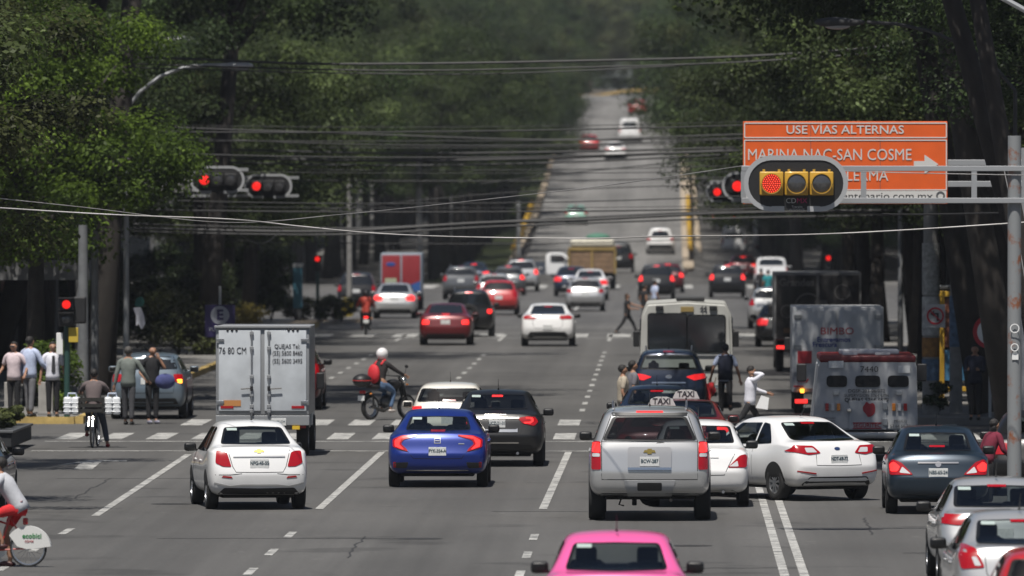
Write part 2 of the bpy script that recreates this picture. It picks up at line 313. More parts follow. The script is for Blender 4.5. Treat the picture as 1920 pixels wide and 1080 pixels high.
# ---------------------------------------------------------------- vehicles
def car_cage(sp):
    L, Wd, H = sp['L'], sp['W'], sp['H']; k = sp['kind']; dk = sp.get('deck', 1.02); hw = Wd/2*1.015; wr = sp.get('wr', .70)
    zb = sp.get('zb', .25); blt = sp.get('belt', .92)
    Lf = L/4.4
    # station: y low, y top, z bottom, z top, cabin?, width factor, roof factor
    if k in ('sedan', 'coupe'):
        S = [(0, .17, zb+.06, dk, 0, .90, .80), (.14, .24, zb, dk+.012, 0, .985, .86), (.5*Lf, .5*Lf, zb, dk+.02, 0, 1, .86), (.72*Lf, .72*Lf, zb, dk+.05, 0, 1, .84),
             (1.28*Lf, 1.33*Lf, zb, H-.035, 1, 1, wr-.03), (1.62*Lf, 1.66*Lf, zb, H, 1, 1, wr), (2.3*Lf, 2.3*Lf, zb, H, 1, 1, wr), (2.72*Lf, 2.68*Lf, zb, H-.06, 1, 1, wr-.02),
             (3.45*Lf, 3.38*Lf, zb, .98, 0, 1, .84), (3.66*Lf, 3.62*Lf, zb, .94, 0, 1, .84), (4.05*Lf, 4.05*Lf, zb, .84, 0, .985, .82), (L-.14, L-.2, zb, .73, 0, .93, .8), (L, L-.08, zb+.05, .66, 0, .80, .72)]
    elif k in ('hatch', 'suv', 'van'):
        rk = sp.get('rake', {'hatch': .42, 'suv': .26, 'van': .12}[k]); cw = sp.get('cowl', {'hatch': .98, 'suv': 1.12, 'van': 1.1}[k]); hl = sp.get('hood', {'hatch': 3.35, 'suv': 3.3, 'van': 3.55}[k])*Lf
        S = [(0, rk, zb+.08, H-.075, 2, .90, wr-.01), (.15, rk+.1, zb, H-.035, 1, .985, wr), (.75*Lf, max(.8*Lf, rk+.3), zb, H, 1, 1, wr), (1.6*Lf, 1.6*Lf, zb, H+.005, 1, 1, wr), (2.3*Lf, 2.25*Lf, zb, H-.005, 1, 1, wr),
             (2.72*Lf, 2.65*Lf, zb, H-.06, 1, 1, wr-.02), (hl, hl, zb, cw, 0, 1, .84), (hl+.2, hl+.2, zb, cw-.03, 0, 1, .84), (L-.45, L-.45, zb, cw-.1, 0, .98, .82), (L-.14, L-.18, zb, cw-.2, 0, .93, .8), (L, L-.06, zb+.05, cw-.28, 0, .82, .72)]
    rows = []
    for si, (yl, yt, zb_, zt, cab, wf, rf) in enumerate(S):
        w = hw*wf
        if cab: b_ = blt; r = [(.80*w, zb_), (.965*w, zb_+.05), (w, zb_+.33), (.99*w, b_-.10), (.935*w, b_), (hw*rf*(1 if cab == 1 else .96), zt-.05)]
        else: r = [(.80*w, zb_), (.965*w, zb_+.05), (w, zb_+.30), (.99*w, max(zt-.23, zb_+.34)), (.965*w, zt-.085), (w*rf, zt-.008)]
        ys = [yl+(yt-yl)*max(0, (z-zb_-.25)/(zt-zb_-.25))**.8 for _, z in r]
        if si == 0:
            if cab: ys = [.10, .03, 0, .06, .09, yt]
            else: ys = [.10, .02, .0, .07, .12, yt]
        rows.append([(x, y, z) for (x, z), y in zip(r, ys)])
    b = bmesh.new(); V = {}; NJ = len(S); fr = [-1, -.6, 0, .6, 1]
    def vert(i, j, kk):
        if (i, j, kk) in V: return V[(i, j, kk)]
        x, y, z = rows[j][kk]; f = fr[i]
        if kk == 5: z = z+(.045 if S[j][4] else .02)*(1-abs(f)**2.5)
        if j == 0: y = y-.07*(1-f*f)*(1 if kk < 5 else .6)
        if j == NJ-1: y = y+.10*(1-f*f)
        v = b.verts.new((x*f, y, z)); V[(i, j, kk)] = v; return v
    def face(a): b.faces.new([vert(*t) for t in a])
    for j in range(NJ-1):
        for kk in range(5): face([(0, j, kk), (0, j, kk+1), (0, j+1, kk+1), (0, j+1, kk)]); face([(4, j, kk), (4, j+1, kk), (4, j+1, kk+1), (4, j, kk+1)])
        for i in range(4): face([(i, j, 5), (i+1, j, 5), (i+1, j+1, 5), (i, j+1, 5)]); face([(i, j, 0), (i, j+1, 0), (i+1, j+1, 0), (i+1, j, 0)])
    for kk in range(5):
        for i in range(4): face([(i, 0, kk), (i+1, 0, kk), (i+1, 0, kk+1), (i, 0, kk+1)]); face([(i, NJ-1, kk), (i, NJ-1, kk+1), (i+1, NJ-1, kk+1), (i+1, NJ-1, kk)])
    cl = b.edges.layers.float.new('crease_edge')
    def cr(a, c, v):
        e = b.edges.get((V[a], V[c]))
        if e: e[cl] = v
    for i in range(4): cr((i, 0, 5), (i+1, 0, 5), .75 if not S[0][4] else .45); cr((i, 0, 0), (i+1, 0, 0), .8); cr((i, 0, 2), (i+1, 0, 2), .55)
    for j in range(NJ-1):
        for s_ in (0, 4):
            cr((s_, j, 0), (s_, j+1, 0), .9); cr((s_, j, 4), (s_, j+1, 4), .55); cr((s_, j, 5), (s_, j+1, 5), .25)
    for s_ in (0, 4): cr((s_, 0, 3), (s_, 0, 4), .2); cr((s_, 0, 2), (s_, 0, 3), .2)
    bmesh.ops.recalc_face_normals(b, faces=b.faces)
    me = bpy.data.meshes.new('body'); b.to_mesh(me); b.free(); return me
def evald(me, mods):
    o = bpy.data.objects.new('tmp', me); COL.objects.link(o)
    for kind, kw in mods:
        m = o.modifiers.new(kind, kind)
        for a, v in kw.items(): setattr(m, a, v)
    bpy.context.view_layer.update(); dg = bpy.context.evaluated_depsgraph_get()
    r = bpy.data.meshes.new_from_object(o.evaluated_get(dg)); bpy.data.objects.remove(o); return r
def bvh_of(me):
    return BVHTree.FromPolygons([v.co.copy() for v in me.vertices], [list(p.vertices) for p in me.polygons])
def decal(bvh, poly, view, off=.004, step=.06, skirt=True, b=None):
    """outline laid on a surface seen from 'rear','front','left','right','top'; returns bmesh"""
    own = b is None; bb = bmesh.new()
    to = {'rear': lambda p: Vector((p[0], -3, p[1])), 'front': lambda p: Vector((p[0], 12, p[1])), 'left': lambda p: Vector((-3, p[0], p[1])), 'right': lambda p: Vector((3, p[0], p[1])), 'top': lambda p: Vector((p[0], p[1], 6))}[view]
    dr = Vector({'rear': (0, 1, 0), 'front': (0, -1, 0), 'left': (1, 0, 0), 'right': (-1, 0, 0), 'top': (0, 0, -1)}[view])
    vs = [bb.verts.new(to(p)) for p in poly]; bb.faces.new(vs)
    ax = [i for i in range(3) if abs(dr[i]) < .5]
    for a in ax:
        lo = min(v.co[a] for v in bb.verts); hi = max(v.co[a] for v in bb.verts); n_ = int((hi-lo)/step)
        for q in range(1, n_+1):
            c = lo+(hi-lo)*q/(n_+1); no = Vector((0, 0, 0)); no[a] = 1; co = Vector((0, 0, 0)); co[a] = c
            bmesh.ops.bisect_plane(bb, geom=bb.verts[:]+bb.edges[:]+bb.faces[:], plane_co=co, plane_no=no)
    nrm = {}
    for v in bb.verts:
        h, n_, _, d_ = bvh.ray_cast(v.co, dr)
        if h is None or abs((h-v.co).dot(dr)) > 6:
            q = v.co.copy(); q += dr*3.2; h, n_, _, _ = bvh.find_nearest(q)
        if n_.dot(dr) > 0: n_ = -n_
        v.co = h+n_*off; nrm[v.index] = n_; v.normal = n_
    if skirt:
        bb.verts.ensure_lookup_table(); es = [e for e in bb.edges if e.is_boundary]
        nm = {v: v.normal.copy() for v in bb.verts}
        r = bmesh.ops.extrude_edge_only(bb, edges=es)
        for v in [g for g in r['geom'] if isinstance(g, bmesh.types.BMVert)]:
            _, n_, _, _ = bvh.find_nearest(v.co); v.co -= n_*(off+.006)
    bmesh.ops.recalc_face_normals(bb, faces=bb.faces)
    c = sum((f.normal*f.calc_area() for f in bb.faces), Vector())
    if c.dot(dr) > 0: bmesh.ops.reverse_faces(bb, faces=bb.faces)
    if own: return bb
    tmp = bpy.data.meshes.new('q'); bb.to_mesh(tmp); bb.free(); b.from_mesh(tmp); bpy.data.meshes.remove(tmp); return b
def put_bm(bm, name, m, parent, smooth=True):
    me = bpy.data.meshes.new(name); bm.to_mesh(me); bm.free(); o = lnk(name, me, m, parent)
    if smooth:
        me.shade_smooth()
        try: me.set_sharp_from_angle(angle=R(40))
        except Exception: pass
    return o
def mir(p): return [(-x, z) for x, z in p][::-1]
def full(half):   # half outline from centre line top to bottom on the right; mirrored
    return half+[(-x, z) for x, z in half[::-1] if abs(x) > 1e-6]
def ribbon(pts, w):
    a, c = [], []
    for i, p in enumerate(pts):
        q = Vector(pts[min(i+1, len(pts)-1)])-Vector(pts[max(i-1, 0)]); q = Vector((-q.y, q.x)).normalized()*w/2
        a.append((p[0]+q.x, p[1]+q.y)); c.append((p[0]-q.x, p[1]-q.y))
    return a+c[::-1]
def rnd(poly, r=.03, n=3):
    out = []; N = len(poly)
    for i, p in enumerate(poly):
        p = Vector(p); a = Vector(poly[i-1])-p; c = Vector(poly[(i+1) % N])-p
        ra = min(r, a.length*.45); rc = min(r, c.length*.45); a = p+a.normalized()*ra; c = p+c.normalized()*rc
        for k in range(n+1):
            t = k/n; q = a*(1-t)**2+p*2*t*(1-t)+c*t*t; out.append((q.x, q.y))
    return out
_wh = {}
def wheel_meshes(r, w, style):
    k = (r, w, style)
    if k in _wh: return _wh[k]
    b = MB(); b.lathe([(r*.60, -w*.42), (r*.66, -w*.5), (r*.93, -w*.5), (r*.985, -w*.42), (r, -w*.25), (r, w*.25), (r*.985, w*.42), (r*.93, w*.5), (r*.66, w*.5), (r*.60, w*.42), (r*.6, -w*.42)], axis='X', n=36)
    me1 = bpy.data.meshes.new('tyre'); bmesh.ops.recalc_face_normals(b.b, faces=b.b.faces); b.b.to_mesh(me1); b.b.free(); me1.materials.append(TYR); me1.shade_smooth(); me1.set_sharp_from_angle(angle=R(50))
    b = MB(); b.lathe([(r*.61, w*.44), (r*.57, w*.46), (r*.55, w*.30), (r*.2, w*.22), (.001, w*.24)], axis='X', n=36)
    n = {'spoke': 5, 'multi': 9, 'plain': 0}[style]
    for i in range(n):
        a = 2*PI*i/n; M = Matrix.Rotation(a, 4, 'X')
        b2 = bmesh.new(); bmesh.ops.create_cube(b2, size=1)
        for v in b2.verts: v.co = Vector((w*.37+v.co.x*w*.14, v.co.y*r*(.22 if style == 'spoke' else .11)*(1.25 if v.co.z > 0 else .8), r*.33+v.co.z*r*.48))
        b2.transform(M); t = bpy.data.meshes.new('q'); b2.to_mesh(t); b2.free(); b.b.from_mesh(t)
    b.ball((w*.36, 0, 0), (w*.2, r*.24, r*.24), 10)
    me2 = bpy.data.meshes.new('rim'); bmesh.ops.recalc_face_normals(b.b, faces=b.b.faces); b.b.to_mesh(me2); b.b.free(); me2.materials.append(STL)
    _wh[k] = (me1, me2); return _wh[k]
def add_wheel(parent, x, y, r, w, style='spoke', steer=0):
    a, c = wheel_meshes(r, w, style)
    o = lnk('wheel', a, None, parent); o.location = (x, y, r); o.rotation_euler = (0, 0, (PI if x < 0 else 0)+steer)
    lnk('rim', c, None, o); return o
def fin(o, name='glass'): o.name = name; return o
DEF = dict(
 sedan=dict(L=4.5, W=1.74, H=1.47, deck=1.02, glass=[(0, 1.385), (.50, 1.37), (.60, 1.09), (0, 1.085)], lamp=[(.46, .93), (.72, .97), (.82, .9), (.82, .74), (.5, .74)], seam=[[(0, .62), (.44, .62), (.5, .74), (.52, 1.0)]], plate=.80, low=[(0, .40), (.62, .40), (.68, .27), (0, .27)], third=1.34),
 hatch=dict(L=4.0, W=1.68, H=1.48, glass=[(0, 1.39), (.52, 1.38), (.66, 1.05), (0, 1.03)], lamp=[(.60, 1.0), (.80, .98), (.82, .78), (.58, .80)], seam=[[(0, .52), (.54, .53), (.6, .78), (.58, 1.0)]], plate=.74, low=[(0, .40), (.62, .40), (.68, .27), (0, .27)], third=1.42),
 suv=dict(L=4.5, W=1.80, H=1.68, glass=[(0, 1.55), (.56, 1.54), (.70, 1.18), (0, 1.16)], lamp=[(.68, 1.15), (.83, 1.12), (.85, .88), (.66, .90)], seam=[[(0, .62), (.6, .62), (.64, .9), (.70, 1.12)]], plate=.9, low=[(0, .50), (.66, .50), (.74, .30), (0, .30)], third=1.60, belt=1.05, zb=.28, wrad=.34, rails=1),
 van=dict(L=4.6, W=1.85, H=1.9, glass=[(0, 1.72), (.56, 1.70), (.62, 1.3), (0, 1.3)], lamp=[(.76, 1.25), (.85, 1.24), (.86, .85), (.76, .85)], seam=[[(0, .5), (0, 1.8)]], plate=.62, low=[(0, .45), (.8, .45), (.8, .30), (0, .30)], belt=1.1, wr=.82))
def car(name, cat, label, kind, x, y, paint_m, yaw=0, z=0, near=0, group='cars in the traffic', **kw):
    """x, y: centre of the rear bumper on the ground"""
    sp = dict(DEF[kind]); sp.update(kw); sp['kind'] = kind
    L, Wd, H = sp['L'], sp['W'], sp['H']; hw = Wd/2; sc = sp.get('lit', 0)
    T = thing(name, label, cat, (x, y, z), R(yaw), group)
    cage = car_cage(sp); body = evald(cage, [('SUBSURF', dict(levels=3 if near > 1 else 2, render_levels=3 if near > 1 else 2))])
    bv = bvh_of(body); Lf = L/4.4; wr = sp.get('wrad', .315)
    belt = sp.get('belt', .92); gls = rnd(full(sp['glass']), .05)
    a0 = .80*Lf if kind == 'sedan' else (sp.get('rake', .3)+.28)
    front = (3.05 if kind == 'sedan' else 2.95)*Lf; bb = belt+.045; tt = H-.125
    if kind == 'sedan': sides = [[(1.0*Lf, bb+.03), (1.42*Lf, tt-.02), (1.60*Lf, tt), (1.63*Lf, tt), (1.63*Lf, bb)], [(1.68*Lf, bb), (1.68*Lf, tt), (2.5*Lf, tt-.02), (3.10*Lf, bb)]]
    else: sides = [[(a0-.12, bb+.06), (a0+.06, tt-.03), (1.12*Lf, tt), (1.12*Lf, bb)], [(1.17*Lf, bb), (1.17*Lf, tt), (1.83*Lf, tt), (1.83*Lf, bb)], [(1.88*Lf, bb), (1.88*Lf, tt), (2.45*Lf, tt-.02), (3.05*Lf, bb)]]
    if sp.get('panel'): sides = sides[-1:]
    sides = [rnd(s_, .04) for s_ in sides]
    ws = full([(0, H-.11), (hw*.66, H-.13), (hw*.80, 1.03 if kind == 'sedan' else 1.14), (0, 1.04 if kind == 'sedan' else 1.15)])
    gm = sp.get('gmat', GLS)
    if near:
        cb = MB(); sh = lambda p, c, f: [(c[0]+(q[0]-c[0])*f, c[1]+(q[1]-c[1])*f) for q in p]
        gc = (0, sum(p[1] for p in gls)/len(gls)); g2 = sh(gls, gc, .93)
        m2 = sides[0]; zlo = belt+.05
        cut = []
        me_ = []
        def cutter(fn):
            c_ = MB(); fn(c_); me = bpy.data.meshes.new('c'); c_.b.to_mesh(me); c_.b.free(); me.materials.append(INT); me.materials.append(INT); o = bpy.data.objects.new('c', me); COL.objects.link(o); me_.append(o); return o
        body.materials.clear(); body.materials.append(paint_m); body.materials.append(INT)
        def cm(c_):
            for f in c_.b.faces: f.material_index = 1
        roomy = [(-hw*.80, .50), (hw*.80, .50), (hw*.84, belt-.04), (hw*.60, H-.12), (-hw*.60, H-.12), (-hw*.84, belt-.04)]
        y0c = (1.36*Lf if kind == 'sedan' else a0+.12)
        os_ = [cutter(lambda c: (c.prism(roomy, y0c, 2.62*Lf), cm(c))), cutter(lambda c: (c.prism(g2, -1, y0c+.4), cm(c)))]
        for s_ in sides:
            cc = (sum(p[0] for p in s_)/len(s_), sum(p[1] for p in s_)/len(s_)); os_.append(cutter(lambda c: (c.prism(sh(s_, cc, .93), -3, 3, 'YZ'), cm(c))))
        os_.append(cutter(lambda c: (c.prism(sh(ws, (0, 1.2), .93), 2.2*Lf, 9), cm(c))))
        body = evald(body, [('BOOLEAN', dict(object=o_, operation='DIFFERENCE', solver='EXACT')) for o_ in os_])
        for o_ in me_: bpy.data.objects.remove(o_)
    else: body.materials.clear(); body.materials.append(paint_m); gm = DGL
    body.name = 'body'; ob = lnk('body', body, None, T); body.shade_smooth()
    if near:
        try: body.set_sharp_from_angle(angle=R(50))
        except Exception: pass
    put_bm(decal(bv, gls, 'rear', .004, .09), 'rear_window', gm, T)
    if near:
        fb = bmesh.new(); N = len(gls); gc = (0, sum(p[1] for p in gls)/N)
        inn = [(gc[0]+(q[0]-gc[0])*.925, gc[1]+(q[1]-gc[1])*.90) for q in gls]
        for i in range(N): 
            a_, b_, c_, d_ = gls[i], gls[(i+1) % N], inn[(i+1) % N], inn[i]
            if (Vector(a_)-Vector(b_)).length < 1e-4: continue
            decal(bv, [a_, b_, c_, d_], 'rear', .007, .1, False, fb)
        bmesh.ops.remove_doubles(fb, verts=fb.verts, dist=.0005); put_bm(fb, 'window_trim', TRIM, T)
    for v in ('left', 'right'):
        for s_ in sides: put_bm(decal(bv, s_, v, .004, .12), 'side_window', gm, T)
    put_bm(decal(bv, rnd(ws, .05), 'front', .004, .12), 'windscreen', gm, T)
    # lamps
    lm = REDB if sc == 2 else (REDM if sc == 1 else REDL)
    for sgn in (1, -1):
        if sp.get('lamp'):
            lp = rnd(sp['lamp'], .03); lp = lp if sgn > 0 else mir(lp); lo = put_bm(decal(bv, lp, 'rear', .012, .05), 'tail_lamp', REDL if sp.get('lamp_lit') else lm, T)
            if sp.get('lamp_lit'):
                q = rnd(sp['lamp_lit'], .02); q = q if sgn > 0 else mir(q); put_bm(decal(bv, q, 'rear', .017, .05), 'lit_lens', REDB, lo)
            if sp.get('lamp_clear'):
                q = rnd(sp['lamp_clear'], .02); q = q if sgn > 0 else mir(q); put_bm(decal(bv, q, 'rear', .016, .05), 'clear_lens', CLR, lo)
    if sp.get('third'):
        z_ = sp['third']; put_bm(decal(bv, [(-.13, z_-.015), (.13, z_-.015), (.13, z_+.015), (-.13, z_+.015)], 'rear', .009, .1), 'brake_light', REDB if sc == 2 else REDL, T)
    if not sp.get('lowlod'):
        for pl in sp.get('seam', []):
            for sg in (1, -1): put_bm(decal(bv, ribbon([(sg*p[0], p[1]) for p in pl], .011), 'rear', .002, .08, False), 'panel_gap', SEAM, T)
        bl = sp['low'][0][1]+.06
        for v in ('left', 'right'):
            for yy in (1.66, 2.62) if kind == 'sedan' else (1.15, 2.05, 2.85):
                put_bm(decal(bv, ribbon([(yy*Lf, .36), (yy*Lf, belt+.03)], .010), v, .002, .1, False), 'panel_gap', SEAM, T)
        put_bm(decal(bv, rnd(full(sp['low']), .03), 'rear', .006, .1), 'bumper_trim', sp.get('low_mat', BLK), T)
        for nm, m_, view, pl in sp.get('extra', []):
            off = {'chrome_strip': .030 if kind == 'suv' and near > 1 else .014, 'plate_housing': .025, 'bumper_pad': .015, 'spoiler': .012, 'step_pad': .02, 'emblem': .036 if kind == 'suv' and near > 1 else .01}.get(nm, .008)
            put_bm(decal(bv, pl, view, off, .07), nm, m_, T)
        for v in ('left', 'right'):
            for yy in (1.82, 2.75) if kind == 'sedan' else (1.30, 2.2): put_bm(decal(bv, rnd([(yy*Lf, belt-.13), (yy*Lf+.2, belt-.13), (yy*Lf+.2, belt-.10), (yy*Lf, belt-.10)], .012), v, .02, .1), 'door_handle', paint_m, T)
    if sp.get('plate'):
        pz = sp['plate']; h_, n_, _, _ = bv.ray_cast(Vector((0, -3, pz)), Vector((0, 1, 0))); yy = h_.y-.02
        ptx = sp.get('ptext', '')
        pm = sp.get('plate_mat', PLT)
        yy -= .022 if any(e[0] == 'plate_housing' for e in sp.get('extra', [])) else 0; p_ = MB().box((0, yy, pz), (.32, .012, .155), .004).put('licence_plate', pm, T)
        if ptx: text(ptx, .085, (0, yy-.008, pz+.005), PLI, p_, sx=.82, bold=.002)
    if near and kind == 'sedan' and sp.get('antenna', near) and near > 1:
        gx, gz = sp['glass'][1]; put_bm(decal(bv, [(-gx*.92, gz-.015), (-gx*.92+.17, gz-.015), (-gx*.92+.17, gz-.055), (-gx*.92, gz-.055)], 'rear', .012, .1, False), 'window_sticker', mat('sticker_pale', (.35, .42, .40), .6), T)
    # arches and wheels
    wb0 = sp.get('rw', .80*Lf+.0); wb1 = sp.get('fw', 3.50*Lf)
    zb = sp.get('zb', .25)
    for v in ('left', 'right'):
        for yy in (wb0, wb1):
            rr = wr+.055; pl = [(yy+rr*math.cos(t), wr+rr*math.sin(t)) for t in [R(-12+204*i/16) for i in range(17)]]; pl = [(p[0], max(p[1], zb+.03)) for p in pl]
            pp = []
            for p in pl:
                if not pp or (Vector(p)-Vector(pp[-1])).length > .004: pp.append(p)
            put_bm(decal(bv, pp, v, .003, .08, False), 'wheel_arch', UND, T)
    for sx_ in (-1, 1):
        for yy in (wb0, wb1):
            tw = sp.get('tw', .20); add_wheel(T, sx_*(hw-tw/2+.004), yy, wr, tw, sp.get('rims', 'spoke'))
    MB().box((0, L/2, zb+.02), (Wd*.74, L*.86, .14), .03).put('underbody', UND, T)
    if sp.get('exhaust'): MB().tube([(sp['exhaust'], .02, zb+.02), (sp['exhaust'], .5, zb+.02)], .028, 10).put('exhaust_pipe', STL, T)
    mc = sp.get('mirror', paint_m); my = (2.95 if kind == 'sedan' else 2.75)*Lf
    for sg in (-1, 1):
        w_ = hw+.075
        mo = MB().box((sg*w_, my, belt+.085), (.21, .11, .145), .045).box((sg*(hw-.04), my+.02, belt+.035), (.16, .05, .04), .01).put('wing_mirror', mc, T, smooth=True)
        MB().box((sg*w_, my-.045, belt+.085), (.17, .03, .105), .012).put('mirror_glass', TRIM, mo, smooth=True)
    if sp.get('rails'):
        for sg in (-1, 1): MB().tube([(sg*hw*.60, .5, H-.03), (sg*hw*.61, .65, H+.05), (sg*hw*.61, 2.3*Lf, H+.05), (sg*hw*.60, 2.45*Lf, H-.04)], .016, 8).put('roof_rail', sp.get('rail_mat', STL), T, smooth=True)
    if sp.get('antenna', near): MB().tube([(0, 1.45*Lf, H), (0, 1.40*Lf, H+.03), (0, 1.22*Lf, H+.20)], [.02, .006, .003], 6).put('antenna', BLK, T)
    if near:
        st = MB()
        for xx in (-.36, .36):
            st.box((xx, 2.15*Lf, .80), (.48, .18, .60), .06, rot=Matrix.Rotation(R(10), 4, 'X')); st.box((xx, 2.05*Lf, 1.18), (.25, .10, .20), .04)
        st.box((0, 1.45*Lf, .72), (1.2, .18, .55), .06)
        for xx in (-.38, .38): st.box((xx, 1.42*Lf, 1.06), (.24, .09, .16), .04)
        st.put('seats', INT, T, smooth=True)
        if sp.get('driver', 1): MB().ball((-.36, 2.28*Lf, 1.22), (.17, .2, .24), 10).box((-.36, 2.32*Lf, .9), (.42, .22, .45), .08).put('driver', mat('driver_clothes', (.05, .045, .05), .9), T, smooth=True)
        if sp.get('dash', 1): MB().box((0, 2.95*Lf, .82), (1.25, .4, .2), .06).put('dashboard', INT, T)
    return T
wh = paint('white_paint', (.74, .74, .735)); sil = paint('silver_paint', (.54, .545, .545), .55); blu = paint('blue_paint', (.007, .025, .19), .35)
bk = paint('black_paint', (.005, .005, .0055)); nv = paint('navy_paint', (.010, .018, .040), .3); stb = paint('steel_blue_paint', (.016, .029, .045), .4)
rd = paint('red_paint', (.42, .007, .010)); mr = paint('maroon_paint', (.12, .006, .009), .2); pk = paint('pink_paint', (.80, .105, .33)); gry = paint('grey_paint', (.13, .135, .14), .5); gn = paint('pale_green_paint', (.22, .42, .34)); dr = paint('dark_red_paint', (.10, .008, .012), .2)
def P(x, y): X, Y = px(x, y); return dict(x=X, y=Y)
# --- nearest
car('taxi', 'taxi', 'bright pink taxi cut off by the bottom edge, seal sticker on its rear window', 'sedan', -.615, 117, pk, near=2, W=1.69, H=1.49, L=4.3, glass=[(0, 1.36), (.50, 1.35), (.60, 1.06), (0, 1.05)], wr=.72, mirror=BLK, third=0, plate=.8)
car('sedan', 'car', 'white compact sedan in the left lane with small red corner lamps, box truck ahead', 'sedan', *px(486, 957), wh, yaw=8, near=2, L=4.25, W=1.68, H=1.51, deck=1.06, wr=.69,
    glass=[(0, 1.395), (.49, 1.375), (.605, 1.105), (0, 1.10)], lamp=[(.475, .735), (.545, .975), (.62, 1.0), (.72, 1.0), (.74, .80), (.62, .74)], lamp_clear=None,
    seam=[[(0, .64), (.40, .645), (.455, .74), (.53, 1.02)], [(.30, .62), (.50, .60), (.75, .60)]], plate=.79, ptext='NFG-45-55', low=[(0, .37), (.60, .38), (.70, .27), (0, .27)], mirror=BLK, third=0,
    extra=[('chrome_strip', sil, 'rear', ribbon([(-.44, .905), (.44, .905)], .022)), ('reflector', REDL, 'rear', [(.46, .545), (.64, .56), (.62, .585), (.48, .575)]), ('reflector', REDL, 'rear', mir([(.46, .545), (.64, .56), (.62, .585), (.48, .575)])),
           ('emblem', mat('gold_emblem', (.5, .36, .1), .3, .9), 'rear', [(-.09, .985), (-.03, .985), (-.03, .965), (.03, .965), (.03, .985), (.09, .985), (.07, 1.015), (.03, 1.015), (.03, 1.032), (-.03, 1.032), (-.03, 1.015), (-.07, 1.015)]),
           ('bumper_lip', sil, 'rear', ribbon([(-.76, .46), (-.5, .40), (-.3, .425), (.3, .425), (.5, .40), (.76, .46)], .03)), ('panel_badge', CHR, 'rear', ribbon([(-.55, .985), (-.46, .985)], .02))])
car('sedan', 'car', 'metallic blue sedan with C-shaped red lamps, in the middle lane', 'sedan', *px(820, 915), blu, near=2, L=4.6, W=1.80, H=1.42, deck=.985, wr=.67, lit=1, third=1.03,
    glass=[(0, 1.275), (.52, 1.265), (.60, 1.035), (0, 1.02)], lamp=[(.37, .935), (.37, .96), (.66, .945), (.815, .88), (.81, .74), (.535, .655), (.555, .70), (.665, .80), (.62, .87)],
    lamp_lit=[(.40, .942), (.64, .93), (.775, .86), (.77, .75), (.61, .69), (.70, .79), (.66, .885)], seam=[[(0, .53), (.44, .535), (.53, .655)], [(.535, .655), (.80, .71)]], plate=.665, ptext='PYK-354-A',
    low=[(0, .31), (.58, .31), (.66, .22), (0, .22)], mirror=BLK, extra=[('chrome_strip', CHR, 'rear', ribbon([(-.56, .325), (.56, .325)], .014)),
      ('bumper_vent', BLK, 'rear', rnd([(.52, .47), (.79, .46), (.77, .36), (.56, .36)], .03)), ('bumper_vent', BLK, 'rear', mir(rnd([(.52, .47), (.79, .46), (.77, .36), (.56, .36)], .03))),
      ('reflector', REDL, 'rear', [(.755, .47), (.80, .47), (.795, .37), (.755, .37)]), ('reflector', REDL, 'rear', mir([(.755, .47), (.80, .47), (.795, .37), (.755, .37)])),
      ('emblem', CHR, 'rear', ribbon([(-.05, .90), (-.055, .81), (.055, .81), (.05, .90), (-.045, .90)], .016)), ('emblem', CHR, 'rear', ribbon([(-.04, .855), (.04, .855)], .016)), ('panel_badge', CHR, 'rear', ribbon([(.38, .80), (.49, .80)], .018))])
car('sedan', 'car', 'glossy black sedan with chrome bars and glowing hooked tail lamps beside the blue sedan', 'sedan', *px(932, 876), bk, near=2, L=4.75, W=1.78, H=1.49, deck=1.03, wr=.70, lit=1, third=0, mirror=BLK, gmat=GLD,
    glass=[(0, 1.40), (.56, 1.385), (.60, 1.12), (0, 1.105)], lamp=[(.40, .955), (.58, .985), (.74, .97), (.80, .88), (.72, .80), (.50, .85)], lamp_lit=[(.56, .965), (.69, .955), (.715, .90), (.66, .85), (.52, .85), (.52, .875), (.64, .875), (.675, .905), (.655, .935), (.56, .94)],
    seam=[[(0, .60), (.43, .60), (.52, .85)]], plate=.85, ptext='UCZ-21-31', low=[(0, .44), (.66, .44), (.74, .26), (0, .26)], exhaust=.40,
    extra=[('chrome_strip', CHR, 'rear', ribbon([(-.43, .955), (.43, .955)], .028)), ('chrome_strip', CHR, 'rear', ribbon([(-.24, 1.015), (.17, 1.015)], .014)), ('chrome_strip', CHR, 'rear', ribbon([(-.6, .475), (.42, .475)], .022)),
           ('chrome_strip', mat('soft_chrome', (.6, .61, .62), .28, 1), 'rear', [(-.40, .735), (.36, .735), (.40, .755), (.40, .68), (-.40, .68)]), ('brake_light', REDB, 'rear', [(-.12, 1.345), (.09, 1.345), (.09, 1.375), (-.12, 1.375)])])
